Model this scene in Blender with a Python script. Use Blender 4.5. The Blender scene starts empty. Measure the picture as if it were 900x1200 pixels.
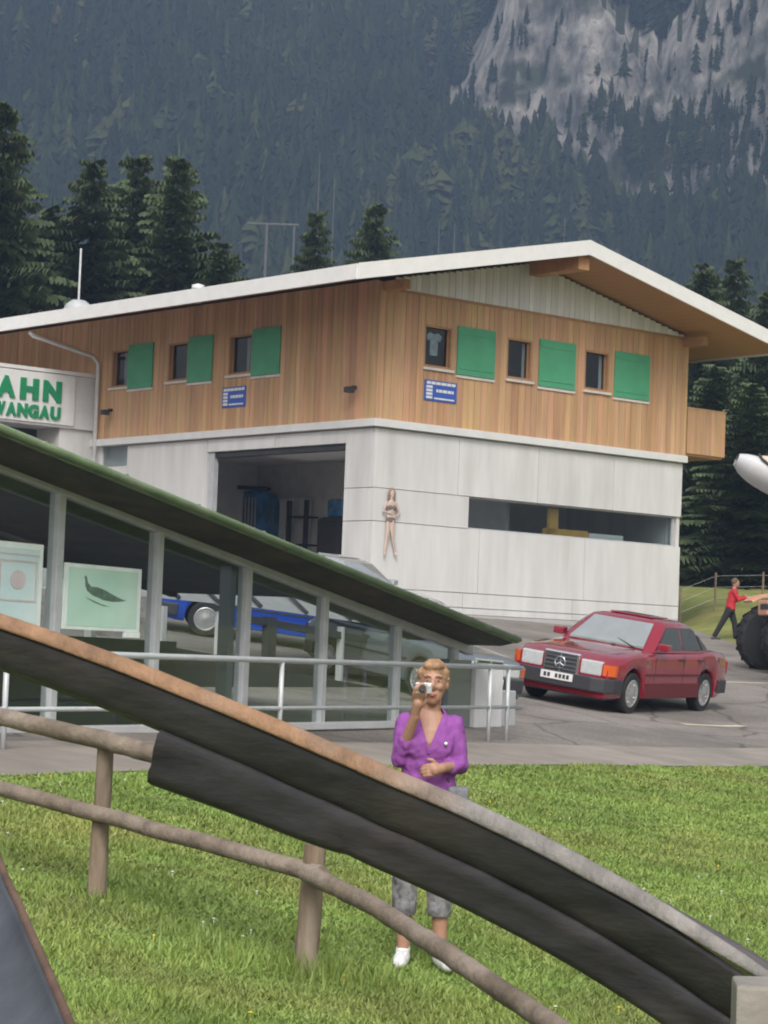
import bpy, bmesh, math, random
import numpy as np
from mathutils import Vector, Matrix, noise
random.seed(7); np.random.seed(7)
PI = math.pi
S = bpy.context.scene
COL = S.collection

# ------------------------------------------------------------------ camera
FPX = 2824.0                                   # focal length in pixels of a 900 x 1200 picture
ROLL = math.radians(2.22)
PITCH = math.atan(169 * math.cos(ROLL) / FPX)
EYE = Vector((0, 0, 1.65))
cam = bpy.data.cameras.new('camera'); camo = bpy.data.objects.new('camera', cam); COL.objects.link(camo)
cam.sensor_fit = 'VERTICAL'; cam.sensor_height = 36.0; cam.lens = FPX / 1200 * 36.0
cam.clip_start = 0.05; cam.clip_end = 6000
camo.matrix_world = Matrix.Translation(EYE) @ Matrix.Rotation(PI / 2 + PITCH, 4, 'X') @ Matrix.Rotation(ROLL, 4, 'Z')
S.camera = camo

# ------------------------------------------------------------------ sky, sun, exposure
SUN_EL, SUN_AZ = math.radians(43), math.radians(181)      # azimuth from +Y clockwise: behind the camera, to the right
w = bpy.data.worlds.new('World'); S.world = w; w.use_nodes = True
nt = w.node_tree
bg = nt.nodes['Background']
sk = nt.nodes.new('ShaderNodeTexSky'); sk.sky_type = 'NISHITA'; sk.sun_disc = False
sk.sun_elevation = SUN_EL; sk.sun_rotation = SUN_AZ; sk.air_density = 1.6; sk.dust_density = 5.0; sk.ozone_density = 1.0
hs = nt.nodes.new('ShaderNodeHueSaturation'); hs.inputs['Saturation'].default_value = 0.22
nt.links.new(sk.outputs[0], hs.inputs['Color']); nt.links.new(hs.outputs[0], bg.inputs['Color'])
bg.inputs['Strength'].default_value = 0.13
sl = bpy.data.lights.new('sun', 'SUN'); sl.energy = 1.3; sl.angle = math.radians(25); sl.color = (1, .96, .9)
so = bpy.data.objects.new('sun', sl); COL.objects.link(so)
sd = Vector((math.sin(SUN_AZ) * math.cos(SUN_EL), math.cos(SUN_AZ) * math.cos(SUN_EL), math.sin(SUN_EL)))
so.rotation_euler = sd.to_track_quat('Z', 'Y').to_euler(); so.location = (30, -30, 60)
S.view_settings.view_transform = 'Standard'; S.view_settings.look = 'None'
S.view_settings.exposure = 0.42; S.view_settings.gamma = 1; S.view_settings.use_curve_mapping = False
S.render.engine = 'CYCLES'
S.cycles.use_denoising = True
S.cycles.max_bounces = 7; S.cycles.diffuse_bounces = 3; S.cycles.glossy_bounces = 3; S.cycles.transparent_max_bounces = 10
S.cycles.transmission_bounces = 4; S.cycles.volume_bounces = 1
S.cycles.filter_width = 2.0
S.cycles.sample_clamp_indirect = 5

# ------------------------------------------------------------------ measuring helpers
_r0 = Vector((1, 0, 0)); _fw = Vector((0, math.cos(PITCH), math.sin(PITCH))); _u0 = Vector((0, -math.sin(PITCH), math.cos(PITCH)))
_r = math.cos(ROLL) * _r0 + math.sin(ROLL) * _u0; _u = -math.sin(ROLL) * _r0 + math.cos(ROLL) * _u0
def ray(px, py): return _fw + (px - 450) / FPX * _r + (600 - py) / FPX * _u
def at(px, py, d):
    v = ray(px, py); return EYE + v * (d / v.y)
def onplane(px, py, org, n):
    v = ray(px, py); return EYE + v * ((org - EYE).dot(n) / v.dot(n))
def gz(x, y):                                  # height of the ground: lawn, car park sloping to the right, ramp to the building
    c = 5.8 - x; c = min(0.5 * (c + math.sqrt(c * c + .5)), 15) - 2.0
    s = -.66 - .043 * (28 - y) if y < 28 else (.06 * (y - 39) if y < 39 else .077 * (y - 39))
    z = .91 + .11 * c + s
    d = 2.78 - z
    return 2.78 - 0.5 * (d + math.sqrt(d * d + .01))
def G(px, py):
    v = ray(px, py); d = 4.0
    while d < 200:
        p = EYE + v * (d / v.y)
        if p.z <= gz(p.x, p.y): return p
        d += .02
    return p

# ------------------------------------------------------------------ materials
MATS = {}
def mat(name, col, rough=.6, metal=0., var=.12, scale=3., bump=0., bscale=30., rnd=0., spec=.5, stretch=(1, 1, 1), col2=None, f2=.5, coat=0., island=0., hue=0., world=False, w2=.12):
    m = bpy.data.materials.new(name); MATS[name] = m; m.use_nodes = True
    t = m.node_tree; N = t.nodes; Lk = t.links; b = N['Principled BSDF']
    b.inputs['Roughness'].default_value = rough; b.inputs['Metallic'].default_value = metal
    b.inputs['Specular IOR Level'].default_value = spec; b.inputs['Coat Weight'].default_value = coat
    if world: src = N.new('ShaderNodeNewGeometry').outputs['Position']
    else: src = N.new('ShaderNodeTexCoord').outputs['Object']
    mp = N.new('ShaderNodeMapping'); mp.inputs['Scale'].default_value = stretch; Lk.new(src, mp.inputs['Vector'])
    no = N.new('ShaderNodeTexNoise'); no.inputs['Scale'].default_value = scale; no.inputs['Detail'].default_value = 6; no.inputs['Roughness'].default_value = .62
    Lk.new(mp.outputs[0], no.inputs['Vector'])
    mr = N.new('ShaderNodeMapRange'); mr.inputs['From Min'].default_value = .3; mr.inputs['From Max'].default_value = .7
    mr.inputs['To Min'].default_value = 1 - var; mr.inputs['To Max'].default_value = 1 + var
    Lk.new(no.outputs['Fac'], mr.inputs['Value'])
    val = mr.outputs[0]
    hsv = N.new('ShaderNodeHueSaturation'); hsv.inputs['Color'].default_value = (*col, 1)
    if col2:
        n2 = N.new('ShaderNodeTexNoise'); n2.inputs['Scale'].default_value = scale * .37; n2.inputs['Detail'].default_value = 5; Lk.new(mp.outputs[0], n2.inputs['Vector'])
        r2 = N.new('ShaderNodeMapRange'); r2.inputs['From Min'].default_value = f2 - w2; r2.inputs['From Max'].default_value = f2 + w2; Lk.new(n2.outputs['Fac'], r2.inputs['Value'])
        mx = N.new('ShaderNodeMix'); mx.data_type = 'RGBA'; mx.inputs['A'].default_value = (*col, 1); mx.inputs['B'].default_value = (*col2, 1)
        Lk.new(r2.outputs[0], mx.inputs['Factor']); Lk.new(mx.outputs['Result'], hsv.inputs['Color'])
    rs = None
    if rnd: rs, amt = N.new('ShaderNodeObjectInfo').outputs['Random'], rnd
    elif island: rs, amt = N.new('ShaderNodeNewGeometry').outputs['Random Per Island'], island
    if rs:
        q = N.new('ShaderNodeMapRange'); q.inputs['To Min'].default_value = 1 - amt; q.inputs['To Max'].default_value = 1 + amt; Lk.new(rs, q.inputs['Value'])
        mu = N.new('ShaderNodeMath'); mu.operation = 'MULTIPLY'; Lk.new(val, mu.inputs[0]); Lk.new(q.outputs[0], mu.inputs[1]); val = mu.outputs[0]
        if hue:
            h = N.new('ShaderNodeMath'); h.operation = 'MULTIPLY'; h.inputs[1].default_value = 7.31; Lk.new(rs, h.inputs[0])
            fr = N.new('ShaderNodeMath'); fr.operation = 'FRACT'; Lk.new(h.outputs[0], fr.inputs[0])
            q2 = N.new('ShaderNodeMapRange'); q2.inputs['To Min'].default_value = .5 - hue; q2.inputs['To Max'].default_value = .5 + hue; Lk.new(fr.outputs[0], q2.inputs['Value']); Lk.new(q2.outputs[0], hsv.inputs['Hue'])
    Lk.new(val, hsv.inputs['Value']); Lk.new(hsv.outputs[0], b.inputs['Base Color'])
    if bump:
        bn = N.new('ShaderNodeTexNoise'); bn.inputs['Scale'].default_value = bscale; bn.inputs['Detail'].default_value = 4; Lk.new(mp.outputs[0], bn.inputs['Vector'])
        bp = N.new('ShaderNodeBump'); bp.inputs['Strength'].default_value = bump; bp.inputs['Distance'].default_value = .02
        Lk.new(bn.outputs['Fac'], bp.inputs['Height']); Lk.new(bp.outputs[0], b.inputs['Normal'])
    return m
def glass(name, tint=(.8, .85, .85), refl=.06, alpha=.8):
    m = bpy.data.materials.new(name); MATS[name] = m; m.use_nodes = True; t = m.node_tree; N = t.nodes; Lk = t.links
    N.remove(N['Principled BSDF']); out = N['Material Output']
    tr = N.new('ShaderNodeBsdfTransparent'); tr.inputs['Color'].default_value = (*[c * alpha for c in tint], 1)
    gl = N.new('ShaderNodeBsdfGlossy'); gl.inputs['Roughness'].default_value = .03
    fr = N.new('ShaderNodeFresnel'); bf = N.new('ShaderNodeNewGeometry'); io = N.new('ShaderNodeMapRange')
    io.inputs['To Min'].default_value = 1.38; io.inputs['To Max'].default_value = 1 / 1.38; Lk.new(bf.outputs['Backfacing'], io.inputs['Value']); Lk.new(io.outputs[0], fr.inputs['IOR'])
    ad = N.new('ShaderNodeMath'); ad.inputs[1].default_value = refl; Lk.new(fr.outputs[0], ad.inputs[0])
    mx = N.new('ShaderNodeMixShader'); Lk.new(ad.outputs[0], mx.inputs[0]); Lk.new(tr.outputs[0], mx.inputs[1]); Lk.new(gl.outputs[0], mx.inputs[2])
    Lk.new(mx.outputs[0], out.inputs['Surface']); return m
M = MATS
mat('asphalt', (.225, .20, .182), .92, var=.16, scale=1.2, bump=.25, bscale=60, col2=(.185, .166, .152), f2=.52)
def asphalt_extra(m_):
    N = m_.node_tree.nodes; Lk = m_.node_tree.links; b = N['Principled BSDF']; src = b.inputs['Base Color'].links[0].from_socket
    g_ = N.new('ShaderNodeNewGeometry')
    fine = N.new('ShaderNodeTexNoise'); fine.inputs['Scale'].default_value = 26; fine.inputs['Detail'].default_value = 3; Lk.new(g_.outputs['Position'], fine.inputs['Vector'])
    fr = N.new('ShaderNodeMapRange'); fr.inputs['From Min'].default_value = .3; fr.inputs['From Max'].default_value = .7; fr.inputs['To Min'].default_value = .72; fr.inputs['To Max'].default_value = 1.22; Lk.new(fine.outputs['Fac'], fr.inputs['Value'])
    big = N.new('ShaderNodeTexNoise'); big.inputs['Scale'].default_value = .22; big.inputs['Detail'].default_value = 4; big.inputs['Distortion'].default_value = .8; Lk.new(g_.outputs['Position'], big.inputs['Vector'])
    br = N.new('ShaderNodeMapRange'); br.inputs['From Min'].default_value = .4; br.inputs['From Max'].default_value = .6; br.inputs['To Min'].default_value = .78; br.inputs['To Max'].default_value = 1.12; Lk.new(big.outputs['Fac'], br.inputs['Value'])
    wob = N.new('ShaderNodeTexNoise'); wob.inputs['Scale'].default_value = .9; Lk.new(g_.outputs['Position'], wob.inputs['Vector'])
    av = N.new('ShaderNodeMix'); av.data_type = 'VECTOR'; av.inputs['Factor'].default_value = .35; Lk.new(g_.outputs['Position'], av.inputs['A']); Lk.new(wob.outputs['Color'], av.inputs['B'])
    vo = N.new('ShaderNodeTexVoronoi'); vo.feature = 'DISTANCE_TO_EDGE'; vo.inputs['Scale'].default_value = .42; Lk.new(av.outputs['Result'], vo.inputs['Vector'])
    cr = N.new('ShaderNodeMapRange'); cr.inputs['From Min'].default_value = .004; cr.inputs['From Max'].default_value = .012; cr.inputs['To Min'].default_value = .55; cr.inputs['To Max'].default_value = 1; Lk.new(vo.outputs['Distance'], cr.inputs['Value'])
    p1 = N.new('ShaderNodeMath'); p1.operation = 'MULTIPLY'; Lk.new(fr.outputs[0], p1.inputs[0]); Lk.new(br.outputs[0], p1.inputs[1])
    p2 = N.new('ShaderNodeMath'); p2.operation = 'MULTIPLY'; Lk.new(p1.outputs[0], p2.inputs[0]); Lk.new(cr.outputs[0], p2.inputs[1])
    hv = N.new('ShaderNodeHueSaturation'); Lk.new(src, hv.inputs['Color']); Lk.new(p2.outputs[0], hv.inputs['Value']); Lk.new(hv.outputs[0], b.inputs['Base Color'])
asphalt_extra(MATS['asphalt'])
mat('strip', (.29, .255, .225), .93, var=.14, scale=2., bump=.25, bscale=45, col2=(.22, .195, .17))
mat('paint', (.62, .57, .44), .8, var=.2, scale=6, col2=(.34, .31, .26), f2=.62)
mat('soil', (.14, .195, .042), .95, var=.35, scale=2.5, bump=.5, bscale=30, col2=(.19, .18, .07), f2=.6)
mat('blade', (.18, .262, .055), .6, var=.32, scale=1.1, island=.16, hue=.015, col2=(.23, .25, .065), f2=.57, world=True)
mat('meadow', (.17, .20, .045), .95, var=.3, scale=.7, bump=.6, bscale=8, col2=(.23, .21, .06), f2=.55)
mat('concrete', (.57, .565, .56), .85, var=.10, scale=1.6, bump=.12, bscale=25, rnd=.035, stretch=(1.6, 1.6, .22), world=True, col2=(.47, .46, .45), f2=.66)
mat('concrete_grey', (.42, .40, .40), .85, var=.1, scale=1.5, bump=.1)
mat('ledge', (.62, .62, .62), .6, var=.06)
mat('board', (.49, .30, .17), .68, var=.18, scale=2.2, stretch=(3, 3, .22), rnd=.12, hue=.012, bump=.15, bscale=18, world=True, col2=(.47, .28, .14), f2=.55)
mat('timber', (.42, .22, .105), .7, var=.25, scale=2., stretch=(1, 1, 1), bump=.1)
mat('white_board', (.66, .66, .68), .7, var=.1, rnd=.10, stretch=(2, 2, .3), world=True)
mat('fascia', (.70, .69, .68), .45, var=.05)
mat('roof_metal', (.30, .30, .31), .45, var=.1)
mat('shutter', (.07, .31, .17), .55, var=.1, scale=1.5, bump=.05)
mat('frame', (.36, .20, .10), .6, var=.15)
mat('sill', (.60, .55, .53), .5)
mat('interior', (.74, .73, .73), .9, var=.1)
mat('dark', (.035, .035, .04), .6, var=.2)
mat('dark_floor', (.42, .41, .40), .9)
mat('white', (.72, .72, .72), .5, var=.05)
mat('grey_white', (.55, .55, .56), .55, var=.08)
mat('green_letter', (.012, .21, .09), .5, var=.08)
mat('blue_sign', (.035, .10, .42), .5, var=.05)
mat('blue_display', (.06, .27, .66), .5, var=.5, scale=2.5, col2=(.07, .14, .22), f2=.55)
mat('steel', (.50, .52, .54), .42, metal=.1, var=.12, scale=5)
mat('galv', (.44, .45, .47), .45, metal=.05, var=.12, scale=4)
mat('roof_green', (.14, .20, .105), .65, var=.25, scale=4., col2=(.20, .25, .165), f2=.58, bump=.1)
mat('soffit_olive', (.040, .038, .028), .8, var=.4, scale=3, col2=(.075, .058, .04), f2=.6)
mat('ceiling_grey', (.30, .30, .30), .8)
mat('rust_lip', (.34, .205, .13), .7, var=.25, scale=5, bump=.25, bscale=60, col2=(.30, .22, .17), f2=.5)
mat('rust_sheen_mix', (.33, .215, .145), .65, var=.25, scale=5, bump=.25, bscale=60, col2=(.30, .28, .27), f2=.48)  # rust tone mixed with a painted grey sheen
mat('rim_sheen_grey', (.33, .31, .30), .55, var=.2, scale=5, bump=.2, bscale=60, col2=(.26, .22, .19), f2=.62, metal=.2)  # grey sheen of the lower rim put into the colour
mat('rust_dark', (.13, .075, .05), .7, var=.35, scale=8, bump=.3, bscale=60)
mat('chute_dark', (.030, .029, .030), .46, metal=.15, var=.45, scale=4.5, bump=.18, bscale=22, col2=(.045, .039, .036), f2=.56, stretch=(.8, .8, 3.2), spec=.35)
mat('chute_inner', (.19, .16, .15), .42, metal=.55, var=.25, scale=3, bump=.08)
mat('chute_steel', (.135, .145, .165), .42, metal=.6, var=.35, scale=3.5, bump=.1, bscale=20)
mat('log', (.235, .19, .155), .85, var=.4, scale=4, stretch=(1.5, 1.5, 1.5), bump=.5, bscale=22, col2=(.15, .115, .085), f2=.55)
mat('post_wood', (.19, .135, .09), .88, var=.4, scale=5, bump=.5, bscale=24, stretch=(2, 2, .35), col2=(.24, .20, .16), f2=.55)
mat('block', (.25, .23, .205), .9, var=.25, scale=6, bump=.4, bscale=25)
mat('car_red', (.235, .010, .027), .22, var=.04, coat=1., spec=.5)
mat('car_red_low', (.12, .012, .02), .5, var=.06)
mat('car_blue', (.008, .055, .38), .28, coat=.6, var=.04)
mat('car_grey', (.15, .17, .19), .3, coat=.6, var=.04, metal=.3)
mat('car_silver', (.45, .47, .48), .3, coat=.6, var=.04, metal=.4)
mat('car_glass', (.025, .035, .035), .05, var=0, spec=.9)
mat('screen_glass', (.42, .45, .45), .12, var=.1, spec=1.0, coat=1., metal=.45)  # pale tone paints the sky reflected in the windscreen
mat('bumper', (.035, .035, .042), .5, var=.1)
mat('tyre', (.018, .018, .019), .85, var=.2, bump=.2)
mat('rim', (.42, .42, .43), .35, metal=.5, var=.08)
mat('chrome', (.75, .76, .78), .16, metal=.9, var=.03)
mat('lamp_glass', (.46, .48, .49), .10, var=.15, scale=25, spec=.8)
mat('orange', (.58, .10, .02), .25, var=.08, spec=.6)
mat('plate', (.68, .67, .66), .5)
mat('plate_dark', (.03, .03, .05), .5)
mat('skin', (.38, .205, .14), .5, var=.1, scale=14)
mat('skin_pale', (.50, .38, .33), .6, var=.1)
mat('purple', (.25, .065, .30), .82, var=.2, scale=7, bump=.4, bscale=14)
mat('plaid', (.19, .185, .195), .9, var=.75, scale=16, bump=.2)
mat('hair', (.32, .185, .105), .7, var=.5, scale=22, bump=.5, bscale=60, stretch=(1, 1, .5))
mat('hair_brown', (.12, .075, .05), .7, var=.3)
mat('shoe', (.72, .72, .72), .6, var=.12, scale=25)
mat('red_cloth', (.42, .02, .03), .8, var=.15)
mat('black_cloth', (.015, .015, .018), .85, var=.2)
mat('camera_grey', (.46, .47, .49), .3, metal=.5)
mat('tractor_paint', (.62, .30, .20), .5, var=.12)
mat('poster_green', (.45, .72, .58), .7, var=.06, scale=2, col2=(.62, .80, .70))
mat('poster_blue', (.55, .74, .76), .7, var=.05, scale=2, col2=(.70, .82, .82))
mat('poster_edge', (.80, .88, .84), .6)
mat('bird_ink', (.12, .20, .15), .7, var=.35, scale=12)
mat('pink_ink', (.62, .55, .56), .7)
mat('bark', (.075, .052, .038), .95, var=.3, scale=6, bump=.6, stretch=(1, 1, .3))
mat('pale_bark', (.13, .125, .125), .9, var=.2)
mat('needles', (.062, .086, .040), .75, var=.35, scale=.35, island=.38, hue=.02, world=True, spec=.25)
mat('leaves', (.035, .05, .018), .7, var=.35, scale=.5, island=.5, hue=.025, world=True, spec=.25)
mat('bush', (.10, .13, .05), .7, var=.35, scale=.5, island=.5, hue=.03, world=True, spec=.25)
mat('forest_floor', (.035, .045, .022), .95, var=.4, scale=.02)
mat('yellow_thing', (.62, .36, .08), .6)
mat('flower', (.70, .70, .62), .7, var=.1)
mat('flower_yellow', (.70, .52, .04), .7, var=.1)
glass('pane_glass', (.93, .97, .96), .0, .94)
glass('window_glass', (.80, .84, .85), .02, .92)

# rust that gives way to a painted grey sheen towards the lower end
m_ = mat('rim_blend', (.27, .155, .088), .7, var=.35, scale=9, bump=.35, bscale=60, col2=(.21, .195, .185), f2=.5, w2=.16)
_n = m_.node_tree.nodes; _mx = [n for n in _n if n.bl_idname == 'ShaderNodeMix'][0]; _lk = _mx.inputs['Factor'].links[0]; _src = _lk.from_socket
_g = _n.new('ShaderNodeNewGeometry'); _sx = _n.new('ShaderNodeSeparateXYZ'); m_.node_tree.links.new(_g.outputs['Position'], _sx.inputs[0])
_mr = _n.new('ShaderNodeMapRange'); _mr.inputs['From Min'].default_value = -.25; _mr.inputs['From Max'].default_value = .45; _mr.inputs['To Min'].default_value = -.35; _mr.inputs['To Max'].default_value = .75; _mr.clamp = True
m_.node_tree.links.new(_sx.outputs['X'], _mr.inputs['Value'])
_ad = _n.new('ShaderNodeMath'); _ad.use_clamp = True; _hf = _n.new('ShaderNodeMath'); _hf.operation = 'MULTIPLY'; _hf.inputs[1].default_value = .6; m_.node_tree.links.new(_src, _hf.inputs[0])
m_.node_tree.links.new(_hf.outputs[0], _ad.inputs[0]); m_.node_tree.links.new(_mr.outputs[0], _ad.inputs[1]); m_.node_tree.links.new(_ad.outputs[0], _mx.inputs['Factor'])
# ------------------------------------------------------------------ mesh helpers
INV = {}
class MB:
    def __init__(self): self.v = []; self.f = []
    def add(self, vs, fs, X=None):
        o = len(self.v)
        self.v += [tuple(X @ Vector(p)) if X is not None else tuple(p) for p in vs]
        self.f += [tuple(i + o for i in q) for q in fs]; return self
    def box(self, x0, x1, y0, y1, z0, z1, X=None):
        return self.add([(x0, y0, z0), (x1, y0, z0), (x1, y1, z0), (x0, y1, z0), (x0, y0, z1), (x1, y0, z1), (x1, y1, z1), (x0, y1, z1)],
                        [(0, 3, 2, 1), (4, 5, 6, 7), (0, 1, 5, 4), (1, 2, 6, 5), (2, 3, 7, 6), (3, 0, 4, 7)], X)
    def prism(self, poly, vec, X=None):
        n = len(poly); vec = Vector(vec); a = [Vector(p) for p in poly]; b = [p + vec for p in a]
        return self.add(a + b, [tuple(range(n - 1, -1, -1)), tuple(range(n, 2 * n))] + [(i, (i + 1) % n, n + (i + 1) % n, n + i) for i in range(n)], X)
    def tube(self, pts, rad, n=8, X=None, flat=1., jitter=0.):
        pts = [Vector(p) for p in pts]
        if not hasattr(rad, '__len__'): rad = [rad] * len(pts)
        vs = []; fs = []; side = None
        for i, p in enumerate(pts):
            d = (pts[min(i + 1, len(pts) - 1)] - pts[max(i - 1, 0)]).normalized()
            if side is None: side = d.orthogonal().normalized()
            side = (side - d * side.dot(d)).normalized(); up = d.cross(side)
            for k in range(n):
                a = 2 * PI * k / n; r = rad[i] * (1 + jitter * (noise.noise(p * 5 + Vector((k * 1.7, 0, 0)))))
                vs.append(p + side * (math.cos(a) * r) + up * (math.sin(a) * r * flat))
        for i in range(len(pts) - 1):
            for k in range(n):
                a, b = i * n + k, i * n + (k + 1) % n; fs.append((a, b, b + n, a + n))
        fs.append(tuple(range(n - 1, -1, -1))); o = (len(pts) - 1) * n; fs.append(tuple(range(o, o + n)))
        return self.add(vs, fs, X)
    def lathe(self, prof, n=24, X=None):
        vs = []; fs = []
        for r, z in prof:
            for k in range(n): a = 2 * PI * k / n; vs.append((r * math.cos(a), r * math.sin(a), z))
        for i in range(len(prof) - 1):
            for k in range(n): a, b = i * n + k, i * n + (k + 1) % n; fs.append((a, b, b + n, a + n))
        if prof[0][0] > 1e-6: fs.append(tuple(range(n - 1, -1, -1)))
        if prof[-1][0] > 1e-6: o = (len(prof) - 1) * n; fs.append(tuple(range(o, o + n)))
        return self.add(vs, fs, X)
    def ball(self, c, r, n=12, m=8, X=None):
        rx, ry, rz = r if hasattr(r, '__len__') else (r, r, r); vs = [(c[0], c[1], c[2] - rz)]; fs = []
        for i in range(1, m):
            t = PI * i / m
            for k in range(n): a = 2 * PI * k / n; vs.append((c[0] + rx * math.sin(t) * math.cos(a), c[1] + ry * math.sin(t) * math.sin(a), c[2] - rz * math.cos(t)))
        vs.append((c[0], c[1], c[2] + rz)); L = len(vs) - 1
        for k in range(n):
            k2 = (k + 1) % n; fs.append((0, 1 + k2, 1 + k)); fs.append((L, 1 + (m - 2) * n + k, 1 + (m - 2) * n + k2))
            for i in range(m - 2): a, b = 1 + i * n + k, 1 + i * n + k2; fs.append((a, b, b + n, a + n))
        return self.add(vs, fs, X)
    def grid(self, rows, close=False):
        n = len(rows[0]); o = len(self.v); self.v += [tuple(p) for r in rows for p in r]
        for i in range(len(rows) - 1):
            for k in range(n if close else n - 1):
                a, b = o + i * n + k, o + i * n + (k + 1) % n; self.f.append((a, b, b + n, a + n))
        return self
    def build(self, name, material, parent=None, smooth=False, bevel=0., world=False, auto=None):
        me = bpy.data.meshes.new(name)
        v = self.v
        if world and parent is not None:
            I = INV[parent.name]; v = [tuple(I @ Vector(p)) for p in v]
        me.from_pydata(v, [], self.f); me.validate()
        bm = bmesh.new(); bm.from_mesh(me); bmesh.ops.recalc_face_normals(bm, faces=bm.faces)
        if bevel: bmesh.ops.bevel(bm, geom=[e for e in bm.edges if len(e.link_faces) == 2 and e.calc_face_angle() > .5], offset=bevel, segments=2, affect='EDGES', profile=.6)
        bm.to_mesh(me); bm.free()
        return link(name, me, material, parent, smooth, auto)
def link(name, me, material, parent=None, smooth=False, auto=None):
    if material is not None and len(me.materials) == 0: me.materials.append(MATS[material] if isinstance(material, str) else material)
    if smooth or auto:
        me.polygons.foreach_set('use_smooth', [True] * len(me.polygons))
    if auto:
        try: me.set_sharp_from_angle(angle=auto)
        except Exception: pass
    o = bpy.data.objects.new(name, me); COL.objects.link(o)
    if parent is not None:
        o.parent = parent
        if parent.name in INV: INV[o.name] = INV[parent.name]
    return o
def tag(o, label=None, cat=None, group=None, kind=None):
    if label: o['label'] = label
    if cat: o['category'] = cat
    if group: o['group'] = group
    if kind: o['kind'] = kind
    return o
def thing(name, label, cat, X=None, group=None):
    o = bpy.data.objects.new(name, None); COL.objects.link(o); o.empty_display_size = .2
    X = Matrix.Identity(4) if X is None else (Matrix.Translation(X) if not isinstance(X, Matrix) else X)
    o.matrix_world = X; INV[o.name] = X.inverted()
    return tag(o, label, cat, group)
def dup(o, parent=None):
    c = o.copy(); COL.objects.link(c)
    if parent is not None: c.parent = parent
    for ch in o.children: dup(ch, c)
    return c
def frame(org, ex, ey):                        # matrix with local x along ex, local y along ey
    ex = Vector(ex).normalized(); ez = Vector((0, 0, 1)); ey = ez.cross(ex)
    X = Matrix.Identity(4)
    for i in range(3): X[i][0] = ex[i]; X[i][1] = ey[i]; X[i][2] = ez[i]; X[i][3] = org[i]
    return X
def pydata(name, V, F, material, parent=None, smooth=False, tint=None, uniform=None):
    """numpy arrays to a mesh; F is (n,3) or (n,4)"""
    me = bpy.data.meshes.new(name); V = np.asarray(V, dtype=np.float32); F = np.asarray(F, dtype=np.int32)
    me.vertices.add(len(V)); me.vertices.foreach_set('co', V.ravel())
    k = F.shape[1]; me.loops.add(F.size); me.loops.foreach_set('vertex_index', F.ravel())
    me.polygons.add(len(F)); me.polygons.foreach_set('loop_start', np.arange(0, F.size, k, dtype=np.int32))
    try: me.polygons.foreach_set('loop_total', np.full(len(F), k, dtype=np.int32))
    except Exception: pass
    if tint is not None:
        at_ = me.attributes.new('tint', 'FLOAT', 'POINT'); at_.data.foreach_set('value', np.asarray(tint, dtype=np.float32))
    me.update(calc_edges=True)
    return link(name, me, material, parent, smooth)

UNIT = MB().box(-.5, .5, -.5, .5, 0, 1)
def unit_mesh(name, material):
    me = bpy.data.meshes.new(name); me.from_pydata(UNIT.v, [], UNIT.f)
    bm = bmesh.new(); bm.from_mesh(me); bmesh.ops.recalc_face_normals(bm, faces=bm.faces); bm.to_mesh(me); bm.free()
    me.materials.append(MATS[material]); return me
def piece(name, me, parent, loc, scale, rotz=0):
    o = bpy.data.objects.new(name, me); COL.objects.link(o); o.parent = parent; o.location = loc; o.scale = scale; o.rotation_euler = (0, 0, rotz)
    return o

# ================================================================== SETTING
# lawn edge, measured along the photograph's kerb line and carried on to both sides
edge = [G(px, py) for px, py in ((0, 909), (200, 902), (420, 898), (640, 896), (900, 898))]
edge = [Vector((p.x, p.y, 0)) for p in edge]
d0 = (edge[1] - edge[0]).normalized(); d1 = (edge[-1] - edge[-2]).normalized()
edge = [edge[0] - d0 * 30, edge[0] - d0 * 12] + edge + [edge[-1] + d1 * 12, edge[-1] + d1 * 45]
def resample(poly, step):
    out = []
    for a, b in zip(poly, poly[1:]):
        n = max(1, int((b - a).length / step))
        out += [a.lerp(b, i / n) for i in range(n)]
    return out + [poly[-1]]
E_ = resample(edge, .9)
NB = Vector((-.87, .49, 0))                    # away from the lawn, towards the car park
def sheet(name, material, svals, dz=0., wob=0.):
    rows = []
    for s in svals:
        row = []
        for p in E_:
            q = p + NB * s
            if wob and s == svals[0] or wob and s == svals[-1]: q = q + NB * wob * noise.noise(q * .9)
            row.append((q.x, q.y, gz(q.x, q.y) + dz))
        rows.append(row)
    o = MB().grid(rows).build(name, material, smooth=True); tag(o, kind='structure'); return o
lawn = sheet('lawn', 'soil', [-40, -30, -24, -20] + [-18 + i * .75 for i in range(24)] + [-.3, -.03])
sheet('path', 'strip', [-.06, .3, .7, 1.1, 1.45], .012)
sheet('car_park', 'asphalt', [1.42, 2, 2.7] + [3.4 + i * .9 for i in range(40)] + [42, 48, 60], 0)
# the wide ground under everything, out to the mountain
rows = []
for y in [-40, -10, 5, 20, 40, 55, 75, 100, 150, 250, 400, 520]:
    rows.append([(x, y, gz(x, y) - (.35 if y < 75 else .02)) for x in [-420, -250, -140, -90, -60, -40, -25, -15, -8, -3, 0, 3, 6, 9, 14, 25, 40, 60, 90, 140, 250, 420]])
tag(MB().grid(rows).build('ground', 'meadow', smooth=True), kind='structure')
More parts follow.
